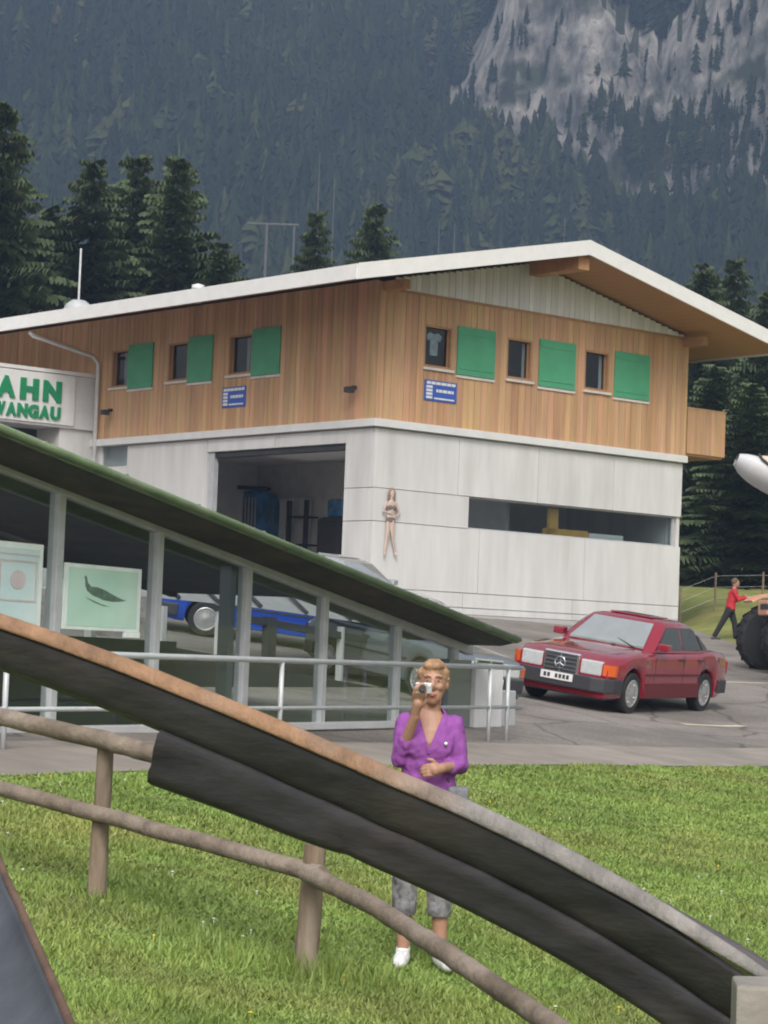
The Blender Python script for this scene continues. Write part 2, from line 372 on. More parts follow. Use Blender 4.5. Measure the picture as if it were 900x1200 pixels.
# the meadow beside the building
ml = [Vector((8.35, 67.5, 0)), Vector((8.5, 63, 0)), Vector((8.8, 59, 0)), Vector((9.6, 54, 0)), Vector((11.5, 49, 0)), Vector((15, 45, 0))]
def mz(x, y):
    t = max(0., min(1., (x - 8.3) / 1.8)); return gz(x, y) + .072 * max(0, y - 62) * t * t * (3 - 2 * t)
ml = [Vector((8.2, 112, 0)), Vector((8.2, 76, 0))] + ml
ml = resample(ml, .8)
rows = []
for s in (0, .3, .6, .9, 1.2, 1.5, 1.8, 2.4, 4, 6, 8, 11, 14, 30):
    rows.append([(p.x + s, p.y, mz(p.x + s, p.y) + .03 - (.05 if s == 0 else 0) + (.10 * noise.noise(Vector((p.x + s, p.y, 0))) if s > .5 else 0)) for p in ml])
tag(MB().grid(rows).build('meadow', 'meadow', smooth=True), kind='structure')
# painted bay lines
mk = 0
for (a, b) in (((800, 849), (872, 851)), ((838, 799), (930, 802))):
    A_, B_ = G(*a), G(*b); dv = (B_ - A_).normalized(); sv = Vector((-dv.y, dv.x, 0)) * .075
    rows = []
    for i in range(9):
        p = A_.lerp(B_, i / 8); rows.append([(q.x, q.y, gz(q.x, q.y) + .008) for q in (p - sv, p + sv)])
    tag(MB().grid(rows).build('bay_marking', 'paint'), kind='structure')
A_, B_ = G(640, 822), G(715, 835)
# worn light patches under the parked car, as in the photograph

# ------------------------------------------------------------------ mountain
RNG = random.Random(11)
def nz(x, y, s, o=4): return noise.fractal(Vector((x * s, y * s, 3.3)), .9, 2.1, o)
def smooth01(t): t = max(0., min(1., t)); return t * t * (3 - 2 * t)
def slope_z(a, r):                             # hillside without the cliff
    x = a * r
    b0 = 470 + 25 * math.sin(a * 17 + 1)
    t = r - b0
    if t < 0: return 2.6
    return 2.6 + .585 * t * smooth01(t / 60 + .2) + 9 * nz(x, r, .008) * smooth01(t / 120) + 14 * math.sin(x * .035 + r * .004) * smooth01(t / 150) * .4
def cliff_r(a): return 784 - (a - .030) * 1010 + 14 * noise.noise(Vector((a * 60, 0, 0))) + 7 * noise.noise(Vector((a * 190, 4, 0)))
def cliff_h(a):
    h = 74 + 55 * smooth01((a - .125) / .04) - 16 * math.exp(-((a - .105) / .022) ** 2) + 13 * noise.noise(Vector((a * 120, 3, 8))) + 7 * noise.noise(Vector((a * 330, 1, 8)))
    return h * smooth01((a - .019) / .034) * (1 + .15 * noise.noise(Vector((a * 45, 7, 1))))
AZ = np.linspace(-.24, .24, 240)
pre, post, CL = 44, 16, 46
rows = []
for i in range(pre + CL + post):
    row = []
    for a in AZ:
        rc = cliff_r(a); h = cliff_h(a)
        if i < pre: r = 455 + (rc - 455) * i / (pre - 1) if pre > 1 else rc; z = slope_z(a, r)
        elif i < pre + CL:
            k = (i - pre + 1) / CL; z = slope_z(a, rc) + h * k
            lean = h * .30 * k
            x = a * rc
            bul = 9. * noise.fractal(Vector((x * .028, z * .013, 1.)), .8, 2.1, 5) + 4.2 * noise.fractal(Vector((x * .11, z * .07, 5.)), .8, 2.2, 3)
            bul += 3 * abs(noise.noise(Vector((x * .06, z * .09, 9.))))
            r = rc + lean + bul * smooth01(h / 40) * smooth01(k * 6)
        else:
            k = (i - pre - CL + 1) / post; r = rc + h * .30 + k * 300; z = slope_z(a, rc) + h + (r - rc - h * .3) * .6 + 6 * nz(a * r, r, .01)
        row.append((a * r, r, z))
    rows.append(row)
MT = np.array(rows)
mtn = MB().grid(rows).build('mountain', 'forest_floor', smooth=True); tag(mtn, kind='structure')
# rock where the hillside is steep, forest floor elsewhere
m = bpy.data.materials.new('hillside'); m.use_nodes = True; t = m.node_tree; N = t.nodes; Lk = t.links; b = N['Principled BSDF']; b.inputs['Roughness'].default_value = .95
ge = N.new('ShaderNodeNewGeometry'); sx = N.new('ShaderNodeSeparateXYZ'); Lk.new(ge.outputs['True Normal'], sx.inputs[0])
mr = N.new('ShaderNodeMapRange'); mr.inputs['From Min'].default_value = .80; mr.inputs['From Max'].default_value = .62; Lk.new(sx.outputs['Z'], mr.inputs['Value'])
mp = N.new('ShaderNodeMapping'); mp.inputs['Scale'].default_value = (.12, .12, .062); Lk.new(ge.outputs['Position'], mp.inputs['Vector'])
n1 = N.new('ShaderNodeTexNoise'); n1.inputs['Scale'].default_value = 1.; n1.inputs['Detail'].default_value = 9; n1.inputs['Roughness'].default_value = .7; Lk.new(mp.outputs[0], n1.inputs['Vector'])
cr = N.new('ShaderNodeValToRGB'); e = cr.color_ramp.elements
e[0].position = .33; e[0].color = (.08, .08, .08, 1); e[1].position = .70; e[1].color = (.50, .475, .45, 1)
q = e.new(.43); q.color = (.22, .21, .20, 1); q = e.new(.54); q.color = (.38, .35, .32, 1)
Lk.new(n1.outputs['Fac'], cr.inputs['Fac'])
mp2 = N.new('ShaderNodeMapping'); mp2.inputs['Scale'].default_value = (.03, .03, .05); Lk.new(ge.outputs['Position'], mp2.inputs['Vector'])
n2 = N.new('ShaderNodeTexNoise'); n2.inputs['Scale'].default_value = 1.; n2.inputs['Detail'].default_value = 6; Lk.new(mp2.outputs[0], n2.inputs['Vector'])
r2 = N.new('ShaderNodeMapRange'); r2.inputs['From Min'].default_value = .54; r2.inputs['From Max'].default_value = .62; Lk.new(n2.outputs['Fac'], r2.inputs['Value'])
mg = N.new('ShaderNodeMix'); mg.data_type = 'RGBA'; Lk.new(r2.outputs[0], mg.inputs['Factor']); Lk.new(cr.outputs[0], mg.inputs['A']); mg.inputs['B'].default_value = (.055, .065, .04, 1)
mx = N.new('ShaderNodeMix'); mx.data_type = 'RGBA'; Lk.new(mr.outputs[0], mx.inputs['Factor']); mx.inputs['A'].default_value = (.03, .038, .02, 1); Lk.new(mg.outputs['Result'], mx.inputs['B'])
Lk.new(mx.outputs['Result'], b.inputs['Base Color'])
bp = N.new('ShaderNodeBump'); bp.inputs['Strength'].default_value = .8; bp.inputs['Distance'].default_value = 3; Lk.new(n1.outputs['Fac'], bp.inputs['Height']); Lk.new(bp.outputs[0], b.inputs['Normal'])
mtn.data.materials.clear(); mtn.data.materials.append(m)

# the mountain forest: one mass of thousands of conifers, each a stack of ragged branch tiers
m = bpy.data.materials.new('far_needles'); MATS['far_needles'] = m; m.use_nodes = True; t = m.node_tree; N = t.nodes; Lk = t.links; b = N['Principled BSDF']; b.inputs['Roughness'].default_value = .85; b.inputs['Specular IOR Level'].default_value = .1
aa = N.new('ShaderNodeAttribute'); aa.attribute_name = 'tint'
cr = N.new('ShaderNodeValToRGB'); e = cr.color_ramp.elements
e[0].position = 0; e[0].color = (.010, .019, .012, 1); e[1].position = 1; e[1].color = (.34, .32, .30, 1)
for ps, c in ((.35, (.022, .034, .018)), (.62, (.035, .048, .022)), (.80, (.075, .085, .030)), (.9, (.09, .07, .04)), (.94, (.34, .32, .30))): q = e.new(ps); q.color = (*c, 1)
Lk.new(aa.outputs['Fac'], cr.inputs['Fac']); Lk.new(cr.outputs[0], b.inputs['Base Color'])
def far_tree(seed, tiers, rounded):
    R_ = random.Random(seed); vs = []; fs = []
    n = 10
    prev = 1.
    for i in range(tiers):
        f = i / tiers
        if rounded: rad = .30 * math.sin(PI * (.18 + .8 * f)) * R_.uniform(.75, 1.2); zt = .16 + .84 * (f + 1.6 / tiers); zb = .12 + .84 * f; cx_, cy_ = R_.uniform(-.06, .06), R_.uniform(-.06, .06)
        else: rad = (.165 * (1 - f) ** .8 + .012) * R_.uniform(.72, 1.2); zt = .13 + .87 * min(1, f + 2.0 / tiers); zb = .10 + .88 * f; cx_ = cy_ = 0
        o = len(vs); vs.append((cx_ + R_.uniform(-.008, .008), cy_ + R_.uniform(-.008, .008), min(zt, 1.)))
        ph = R_.random() * 6
        for k in range(n):
            rr = rad * (R_.uniform(.75, 1.45) if k % 2 == 0 else R_.uniform(.25, .55))
            a = ph + 2 * PI * k / n + R_.uniform(-.2, .2); vs.append((cx_ + rr * math.cos(a), cy_ + rr * math.sin(a), zb + R_.uniform(-.03, .03) - (.025 if k % 2 == 0 else -.03)))
        for k in range(n): fs.append((o, o + 1 + k, o + 1 + (k + 1) % n))
    o = len(vs)                                # bare lower stem
    for z in (-.08, .3):
        for k in range(3): a = 2.1 * k; vs.append((.012 * math.cos(a), .012 * math.sin(a), z))
    for k in range(3):
        a, b_ = o + k, o + (k + 1) % 3; fs += [(a, b_, b_ + 3), (a, b_ + 3, a + 3)]
    return np.array(vs), np.array(fs)
PROTO = [far_tree(s, 12, False) for s in range(10)] + [far_tree(40 + s, 10, True) for s in range(4)]
VV = []; FF = []; TT = []; off = 0
nr, na = MT.shape[0], MT.shape[1]
def mt_at(i, j):
    i0, j0 = int(i), int(j); fi, fj = i - i0, j - j0
    return (MT[i0, j0] * (1 - fi) * (1 - fj) + MT[i0 + 1, j0] * fi * (1 - fj) + MT[i0, j0 + 1] * (1 - fi) * fj + MT[i0 + 1, j0 + 1] * fi * fj)
count = 0
for k in range(26000):
    u_ = RNG.random()
    i = u_ * (nr - 1.01); j = RNG.uniform(20, na - 22)
    if i < 6: continue
    p = mt_at(i, j); a = p[0] / p[1]
    incliff = pre - 1 <= i < pre + CL and cliff_h(a) > 6
    if pre <= i < pre + CL:
        if not incliff:
            continue
        pat = noise.noise(Vector((p[0] * .02, p[2] * .03, 21.)))
        if RNG.random() > (.45 if pat > .20 else .03): continue
    elif i < pre and RNG.random() > .62 * (p[1] / 700) ** 1.2: continue
    d2 = noise.noise(Vector((p[0] * .012, p[1] * .02, 2.)))
    h = RNG.triangular(9, 30, 20) * (1 + .2 * d2)
    if incliff: h *= RNG.uniform(.3, .55)
    tnt = min(.74, max(0, RNG.gauss(.38, .16) + .22 * d2))
    light = noise.noise(Vector((p[0] * .018, p[1] * .012, 12.)))
    pr = RNG.randrange(10)
    if light > .25 and RNG.random() < .5: tnt = RNG.uniform(.66, .82); pr = 10 + RNG.randrange(4) if RNG.random() < .45 else pr; h *= .8
    elif RNG.random() < .04: tnt = RNG.uniform(.72, .9); pr = 10 + RNG.randrange(4); h *= .75
    vs, fs = PROTO[pr]; c, s = math.cos(k), math.sin(k)
    wd = h * RNG.uniform(.7, 1.25)
    X = np.empty_like(vs); X[:, 0] = (vs[:, 0] * c - vs[:, 1] * s) * wd + p[0]; X[:, 1] = (vs[:, 0] * s + vs[:, 1] * c) * wd + p[1]; X[:, 2] = vs[:, 2] * h + p[2] - .5
    ti = np.full(len(vs), tnt); ti[-6:] = .9 if RNG.random() < .8 else 1.
    VV.append(X); FF.append(fs + off); TT.append(ti); off += len(vs); count += 1
print('far trees', count)
tag(pydata('mountain_forest', np.concatenate(VV), np.concatenate(FF), 'far_needles', tint=np.concatenate(TT)), 'dark hazy conifer forest covering the mountainside behind the building', 'forest', kind='stuff')

# haze between here and the mountain
hz = MB().box(-420, 420, -30, 1230, -4, 420).build('haze', None)
m = bpy.data.materials.new('haze_air'); m.use_nodes = True; t = m.node_tree; t.nodes.remove(t.nodes['Principled BSDF'])
pv = t.nodes.new('ShaderNodeVolumePrincipled'); pv.inputs['Color'].default_value = (.27, .36, .56, 1); pv.inputs['Density'].default_value = .00072; pv.inputs['Anisotropy'].default_value = .1
t.links.new(pv.outputs[0], t.nodes['Material Output'].inputs['Volume']); hz.data.materials.append(m)
tag(hz, 'pale blue haze in front of the mountain', 'haze', kind='stuff')

# ------------------------------------------------------------------ grass blades on the lawn
rs = np.random.RandomState(3)
n = 330000
u_ = rs.rand(n)
dep = 9.2 + (32 - 9.2) * u_ ** 1.15
azi = (rs.rand(n) - .5) * 2 * .185
X_, Y_ = azi * dep, dep
# keep the blades on the lawn side of the edge
exy = np.array([(p.x, p.y) for p in edge])
ye = np.interp(X_, exy[:, 0], exy[:, 1])
keep = Y_ < ye - .06 - .12 * rs.rand(n)
X_, Y_ = X_[keep], Y_[keep]; n = len(X_)
def gzv(x, y):
    c = 5.8 - x; c = np.minimum(.5 * (c + np.sqrt(c * c + .5)), 15) - 2
    s = np.where(y < 28, -.66 - .043 * (28 - y), np.where(y < 39, .06 * (y - 39), .077 * (y - 39)))
    z = .91 + .11 * c + s; d = 2.78 - z; return 2.78 - .5 * (d + np.sqrt(d * d + .01))
Z_ = gzv(X_, Y_) - .005
tuft = np.array([noise.noise(Vector((x * 1.7, y * 1.7, 0))) for x, y in zip(X_, Y_)])
hgt = (.020 + .024 * rs.rand(n)) * (1 + .8 * np.clip(tuft, -.6, 1)) * (1 + .3 * (rs.rand(n) < .03))
wid = (.0045 + .004 * rs.rand(n)) * (Y_ / 11)
ang = rs.rand(n) * 2 * PI; lean = rs.randn(n, 2) * .022
cx, sy = np.cos(ang) * wid, np.sin(ang) * wid
V = np.empty((n, 3, 3)); V[:, 0] = np.stack([X_ - cx, Y_ - sy, Z_], 1); V[:, 1] = np.stack([X_ + cx, Y_ + sy, Z_], 1)
V[:, 2] = np.stack([X_ + lean[:, 0], Y_ + lean[:, 1], Z_ + hgt], 1)
tag(pydata('grass', V.reshape(-1, 3), np.arange(n * 3).reshape(-1, 3), 'blade'), 'short green grass of the lawn behind the chute', 'grass', kind='stuff')
fl = MB(); fy = MB()
for k in range(200):
    d = 10 + 20 * RNG.random() ** 1.3; x = RNG.uniform(-.165, .165) * d
    if d > np.interp(x, exy[:, 0], exy[:, 1]) - .3: continue
    if noise.noise(Vector((x * .8, d * .8, 5))) < -.05: continue
    z = gz(x, d); r = RNG.uniform(.008, .014)
    tgt = fy if RNG.random() < .3 else fl
    tgt.lathe([(.003, z), (.003, z + .026), (r, z + .030), (0, z + .036)], 6, Matrix.Translation((x, d, 0)))
tag(fl.build('clover_flowers', 'flower'), 'tiny white flowers dotted over the lawn', 'flowers', kind='stuff')
tag(fy.build('dandelion_flowers', 'flower_yellow'), 'tiny yellow flowers dotted over the lawn', 'flowers', kind='stuff')
# long tufts round the fence posts

# ================================================================== STATION BUILDING
BA = Vector((-.29, 59, 2.78)); BE1 = Vector((.763, .647, 0)).normalized()
BX = frame(BA, BE1, None); BI = BX.inverted()
bld = thing('station_building', 'two storey hall with pale concrete base, timber clad upper floor and white edged gable roof', 'building', BX)
W_, D_ = 11.1, 24.0
RX, RZ, RS = 5.18, 9.60, .213                   # ridge position, height and slope
XL, XR, YF, YB = -2.39, 12.99, -2.0, 24.5
def zr(x): return RZ - RS * abs(x - RX)
me_con = unit_mesh('concrete_panel', 'concrete'); me_brd = unit_mesh('board', 'board'); me_wbr = unit_mesh('gable_board', 'white_board')
# concrete core walls
w = MB()
w.box(.0601, 11.1, .06, .31, 0, 2.18).box(.0602, 3.2, .0601, .3101, 2.18, 3.0).box(.0601, 11.1, .06, .31, 3.0, 4.5)
w.box(10.98, 11.1, .06, .31, 2.18, 3.0)
w.build('wall', 'concrete', bld)
w = MB(); w.box(.06, .31, .311, 1.13, 0, 4.5).box(.06, .31, 1.13, 6.95, 4.13, 4.5).box(.06, .31, 6.95, 10.77, 0, 4.5).box(.06, .31, 10.77, 12.1, 0, 3.9).box(.06, .31, 12.1, 24, 0, 4.5)
w.build('wall', 'concrete', bld)
MB().box(10.85, 11.1, .32, 24, 0, 4.5).box(.32, 10.84, 23.7, 24, 0, 4.5).build('wall', 'concrete', bld)
# cast concrete panels with open joints
g = .009
rowsR = [(0.0, .17, (0, 3.1, 7.0, 11.1)), (.17, .545, (0, 3.1, 7.0, 11.1)), (.545, 2.18, (0, 3.6, 7.4, 11.1)), (2.18, 3.0, (0, 3.2)), (3.0, 4.47, (0, 2.8, 5.6, 8.4, 11.1))]
for z0, z1, xs in rowsR:
    for a, b_ in zip(xs, xs[1:]):
        piece('concrete_panel', me_con, bld, ((a + b_) / 2, .028, z0 + g), (b_ - a - 2 * g, .056, z1 - z0 - 2 * g))
for z0, z1, ys in [(0, .545, (.06, 1.13)), (.545, 2.18, (.06, 1.13)), (2.18, 3.0, (.06, 1.13)), (3.0, 4.47, (.06, 1.13)), (4.13, 4.47, (1.13, 4.0, 6.95)), (0, 2.18, (6.95, 10.75)), (2.18, 4.47, (6.95, 10.75)), (0, 3.88, (10.75, 12.12))]:
    for a, b_ in zip(ys, ys[1:]):
        if z0 >= 4.12 or True:
            piece('concrete_panel', me_con, bld, (.028, (a + b_) / 2, z0 + g), (.056, b_ - a - 2 * g, z1 - z0 - 2 * g))
MB().box(-.13, 11.16, -.13, .30, 4.50, 4.69).box(-.131, .30, .30, 24, 4.501, 4.691).build('ledge', 'ledge', bld, bevel=.012)
MB().box(.02, 11.08, .005, .31, -.6, -.003).build('footing', 'concrete_grey', bld)
# floors and partitions inside the hall
MB().box(.32, 10.84, .32, 23.6, -.1, .03).build('floor', 'dark_floor', bld)
MB().box(.32, 10.84, .32, 23.6, 4.38, 4.48).build('ceiling', 'interior', bld)
MB().box(5.6, 5.75, 1.2, 12.2, .03, 4.38).box(.32, 5.6, 12.05, 12.2, .03, 4.38).build('partition', 'interior', bld)
MB().box(5.76, 10.84, 4.2, 4.3, .03, 4.38).build('partition', 'interior', bld)
# door opening: jamb, head
jb = MB().box(.05, .20, 6.70, 6.93, 0, 4.12); jb.build('door_jamb', 'galv', bld)
MB().box(.07, .30, 1.135, 6.69, 3.98, 4.115).build('door_head', 'dark', bld)
MB().box(.5, 3.2, 1.3, 6.6, 4.16, 4.24).build('raised_door', 'interior', bld)
MB().box(.10, .12, 10.80, 12.07, 3.92, 4.49).build('window_pane', 'window_glass', bld)
MB().box(.26, .30, 10.7, 12.15, 3.85, 4.5).build('wall_lining', 'interior', bld)
# strip window
sw = MB().box(3.2, 10.97, .16, .175, 2.20, 2.98).build('strip_window', 'window_glass', bld)
fr = MB().box(3.2, 10.97, .10, .20, 2.185, 2.215).box(3.2, 10.97, .10, .20, 2.965, 2.995)
for x in (3.22, 10.9): fr.box(x - .02, x + .02, .101, .199, 2.215, 2.965)
fr.build('window_frame', 'galv', sw)
# things behind the strip window
y_ = MB().box(6.30, 6.62, .24, .34, 2.25, 2.93).box(6.30, 7.75, .24, .5, 2.22, 2.40); tag(y_.build('shelf_unit', 'yellow_thing', None), None); ob = bpy.data.objects['shelf_unit']; ob.matrix_world = BX; tag(ob, 'ochre wooden shelf standing behind the strip window', 'shelf')
ob = MB().box(7.80, 9.1, .24, .5, 2.22, 2.36).build('white_box', 'white', None, bevel=.02); ob.matrix_world = BX; tag(ob, 'long white box behind the strip window beside the ochre shelf', 'box')
MB().box(6.2, 10.8, .34, .95, 2.12, 2.205).build('window_shelf', 'interior', bld)

# timber upper floor
def boards(kind, segs, openings, z0, ztop, mesh, plane, wd=.205):
    """kind 'x': boards on the gable wall; 'y': boards on the long wall"""
    R_ = random.Random(plane)
    cuts = sorted(set([segs[0], segs[1]] + [c for o in openings for c in o[:2]]))
    for a, b_ in zip(cuts, cuts[1:]):
        n = max(1, round((b_ - a) / wd)); ws = [R_.uniform(.8, 1.2) for _ in range(n)]; t = sum(ws); x = a
        for q in ws:
            wq = (b_ - a) * q / t; c = x + wq / 2; x += wq
            iv = [(z0, ztop(c))]
            for o in openings:
                if o[0] - 1e-6 <= c <= o[1] + 1e-6:
                    iv = [s for i0, i1 in iv for s in ((i0, min(i1, o[2])), (max(i0, o[3]), i1)) if s[1] - s[0] > .05]
            for i0, i1 in iv:
                dd = R_.uniform(-.004, .004)
                if kind == 'x': piece('board' if mesh is me_brd else 'gable_board', mesh, bld, (c, -.018 + dd, i0), (wq - .012, .036, i1 - i0))
                else: piece('board', mesh, bld, (-.018 + dd, c, i0), (.036, wq - .012, i1 - i0))
WR = [(1.46, 2.40, 2.55, 3.85), (4.30, 5.20, 5.43, 6.75), (7.13, 8.06, 8.24, 9.59)]
WL = [(10.82, 11.67, 9.60, 10.80), (7.98, 8.92, 6.82, 7.93), (5.11, 6.14, 3.87, 5.07)]
H0, H1 = 6.14, 7.20
boards('x', (0.0, 11.1), [(a, b_, H0, H1) for a, b_, _, _ in WR], 4.70, lambda c: 7.93, me_brd, 1)
boards('x', (.45, 10.95), [], 7.945, lambda c: max(7.99, zr(c) - .36), me_wbr, 2, .22)
boards('y', (.04, 21.9), [(a, b_, H0, H1) for a, b_, _, _ in WL], 4.70, lambda c: 8.14, me_brd, 3)
# corner and end trims
MB().box(-.045, .06, -.045, .05, 4.70, 8.1).build('corner_board', 'board', bld, bevel=.01)
MB().box(11.05, 11.15, -.045, .06, 4.70, 7.99).build('corner_board', 'board', bld, bevel=.01)
MB().box(.3, 11.1, -.05, -.038, 7.90, 7.97).build('drip_board', 'frame', bld)
# dark panels behind the windows; their colour stands for unlit rooms
MB().box(.6, 10.5, .60, .7, 4.75, 8.0).box(.6, .7, .7, 23, 4.75, 8.0).build('dark_room_panel', 'dark', bld)
MB().box(11.0, 11.09, .02, 23.9, 4.71, 8.1).box(0.02, 11.0, 23.8, 23.9, 4.71, 8.1).build('upper_wall', 'timber', bld)
MB().box(.02, .59, .0, .59, 4.72, 8.0).build('corner_post', 'timber', bld)
def window(axis, a, b_, s0, s1):
    """a window in its reveal with a sill and a green shutter slid to one side"""
    def bx(mb, u0, u1, d0, d1, z0, z1):
        if axis == 'x': mb.box(u0, u1, d0, d1, z0, z1)
        else: mb.box(d0, d1, u0, u1, z0, z1)
        return mb
    m_ = MB(); t = .05
    bx(m_, a, a + t, -.03, .16, H0, H1); bx(m_, b_ - t, b_, -.03, .16, H0, H1); bx(m_, a + t, b_ - t, -.029, .16, H1 - t, H1); bx(m_, a + t, b_ - t, -.029, .16, H0, H0 + t)
    f = m_.build('window', 'frame', bld)
    bx(MB(), a + t, b_ - t, .09, .10, H0 + t, H1 - t).build('pane', 'window_glass', f)
    m_ = MB(); c = (a + b_) / 2
    bx(m_, a + t, b_ - t, .075, .115, H0 + t, H0 + t + .03); bx(m_, a + t, a + t + .03, .0751, .1151, H0 + t + .03, H1 - t); bx(m_, b_ - t - .03, b_ - t, .0751, .1151, H0 + t + .03, H1 - t)
    m_.build('sash', 'frame', f)
    bx(MB(), min(a, s0) - .04 if False else a - .05, b_ + .05, -.10, .05, H0 - .075, H0 - .012).build('window_sill', 'sill', f)
    sh = bx(MB(), s0, s1, -.085, -.045, 6.05, 7.29).build('shutter', 'shutter', bld, bevel=.008)
    for zz in (6.20, 7.08): bx(MB(), s0 + .06, s1 - .06, -.098, -.086, zz, zz + .07).build('shutter_ledge', 'shutter', sh)
    q = MB()
    bx(q, s0 - .02, s1 + .02, -.075, -.04, 5.975, 6.035); q.build('shutter_rail', 'sill', sh)
    return f
for i, q in enumerate(WR): window('x', *q)
for i, q in enumerate(WL): window('y', *q)
# shirt on a hanger and pale curtains seen in the windows
sh = [(-.13, .30), (-.26, .22), (-.20, .08), (-.13, .13), (-.12, -.28), (.12, -.28), (.13, .13), (.20, .08), (.26, .22), (.13, .30), (.05, .27), (-.05, .27)]
ob = MB().prism([(1.93 + x, .125, 6.75 + z) for x, z in sh], (0, .04, 0)).build('shirt', 'white', None, bevel=.01); ob.matrix_world = BX; tag(ob, 'white shirt hanging inside the window nearest the corner of the gable wall', 'shirt')
ob.data.materials.clear(); ob.data.materials.append(mat('shirt_blue', (.66, .74, .84), .8, var=.3, scale=8))
for a, b_, ax in ((5.02, 5.14, 'x'), (7.86, 8.0, 'x'), (5.45, 5.62, 'y'), (11.0, 11.35, 'y')):
    c = MB(); n = 7
    rows = []
    for z in (6.2, 7.14):
        rows.append([((a + (b_ - a) * k / n, .17 + .02 * (k % 2), z) if ax == 'x' else (.17 + .02 * (k % 2), a + (b_ - a) * k / n, z)) for k in range(n + 1)])
    c.grid(rows).build('curtain', 'grey_white', bld)

# roof
for sgn in (-1, 1):
    xe = XL if sgn < 0 else XR
    MB().prism([(xe, YF, zr(xe)), (RX, YF, RZ), (RX, YF, RZ - .26), (xe, YF, zr(xe) - .26)], (0, YB - YF, 0)).build('roof_slab', 'roof_metal', bld)
    MB().prism([(xe, YF - .05, zr(xe) + .04), (RX, YF - .05, RZ + .04), (RX, YF - .05, RZ - .34), (xe, YF - .05, zr(xe) - .34)], (0, .047, 0)).build('verge_board', 'fascia', bld)
me_sof = unit_mesh('soffit_board', 'timber')
for sgn in (-1, 1):
    xe = XL if sgn < 0 else XR; Ls = abs(xe - RX) - .05; n = int(Ls / .26)
    for k in range(n):
        c = RX + sgn * (.03 + Ls * (k + .5) / n)
        o = piece('soffit_board', me_sof, bld, (c, (YF + YB) / 2, zr(c) - .288), (Ls / n - .008, YB - YF - .02, .022)); o.rotation_euler = (0, math.atan(RS) * (1 if sgn > 0 else -1), 0)
MB().box(XL - .05, XL - .003, YF, YB, zr(XL) - .34, zr(XL) + .02).build('eave_board', 'fascia', bld)
MB().box(XR + .003, XR + .05, YF, YB, zr(XR) - .34, zr(XR) + .02).build('eave_board', 'fascia', bld)
for x, s in ((RX, .42), (.16, .26), (11.0, .2)):
    zt = zr(x) - .31 - (.12 if x != RX else 0)
    MB().box(x - s * .45, x + s * .45, YF + (.15 if x == RX else 1.2), -.045 if x != RX else .3, zt - .40 if x == RX else zt - .24, zt).build('purlin', 'timber', bld, bevel=.015)
# balcony at the far end
bl = MB().box(11.16, 12.72, .02, 7.9, 4.72, 4.86).build('balcony_floor', 'timber', bld)
for k in range(8):
    x = 11.2 + k * .195
    o = piece('balcony_board', me_brd, bld, (x + .0975, -.02, 4.78), (.187, .036, 1.24))
for k in range(24):
    y = .02 + k * .32; piece('balcony_board', me_brd, bld, (12.755, y + .16, 4.78), (.036, .31, 1.24))
MB().box(11.16, 12.79, -.05, .03, 6.022, 6.06).box(12.73, 12.79, .03, 7.7, 6.021, 6.059).build('balcony_rail', 'board', bld)
MB().box(12.60, 12.72, .01, .12, 4.87, 7.5).build('balcony_post', 'timber', bld) if False else None
# downpipe in front of the annex corner
dp = MB(); dp.tube([(-2.25, 12.55, 7.55), (-2.15, 12.5, 7.45), (-.35, 12.2, 7.05), (-.16, 12.17, 6.85), (-.16, 12.17, 0)], .06, 10); dp.build('downpipe', 'grey_white', bld, smooth=True)
MB().tube([(XL - .12, YF + .1, 7.72), (XL - .12, YB, 7.70)], .075, 8).build('gutter', 'fascia', bld, smooth=True) if False else None
# small floodlights on the boards
for lx, ly, rz in ((-.04, 11.55, 0), (-.04, .78, 0)):
    f = MB().box(-.12, 0, -.05, .05, -.04, .04).tube([(-.10, 0, 0), (-.24, -.10, -.05)], .025, 6).box(-.40, -.20, -.20, -.02, -.16, -.02)
    for i in range(len(f.v)): pass
    o = f.build('floodlight', 'dark', None, bevel=.008); o.matrix_world = BX @ Matrix.Translation((lx, ly, 5.5))
    tag(o, 'small dark floodlight on the boards ' + ('beside the downpipe' if ly > 5 else 'near the corner of the long timber wall'), 'floodlight', 'floodlights on the long timber wall')
# roof furniture
o = thing('antenna_mast', 'thin pale mast rising from a grey dome above the long eave', 'antenna', BX @ Matrix.Translation((.2, 13.9, zr(.2))))
MB().tube([(0, 0, -.05), (0, 0, 1.85)], .03, 8).build('mast', 'grey_white', o)
MB().lathe([(.45, -.05), (.45, .02), (.36, .20), (.2, .32), (0, .36)], 16).build('dome', 'galv', o, smooth=True)
o = MB().lathe([(.10, -.3), (.10, .06), (.17, .08), (.17, .17), (0, .22)], 14).build('roof_vent', 'white', None); o.matrix_world = BX @ Matrix.Translation((-.9, 6.45, zr(-.9))); tag(o, 'small white vent cap on the roof above the long timber wall', 'vent')

# blue notice signs
def blue_sign(X, wd, ht, label):
    o = thing('notice_sign', label, 'sign', X, 'blue notice signs on the timber walls')
    MB().box(0, wd, -.025, 0, 0, ht).build('panel', 'blue_sign', o, bevel=.004)
    t = MB(); R_ = random.Random(5)
    x = .06 * wd
    while x < wd * .9:
        l = R_.uniform(.05, .16) * wd; t.box(x, min(x + l, wd * .95), -.031, -.027, ht * .80, ht * .93); x += l + .02 * wd
    for k in range(4): t.box(.05 * wd, .24 * wd, -.031, -.027, ht * (.10 + .17 * k), ht * (.22 + .17 * k))
    x = .36 * wd
    while x < wd * .88:
        l = R_.uniform(.06, .14) * wd; t.box(x, min(x + l, wd * .9), -.031, -.027, ht * .44, ht * .58); x += l + .02 * wd
    t.box(.30 * wd, .92 * wd, -.031, -.027, ht * .10, ht * .17)
    t.build('print', 'white', o)
blue_sign(BX @ Matrix.Translation((1.5, -.04, 5.30)), 1.08, .52, 'blue notice sign under the window nearest the corner of the gable wall')
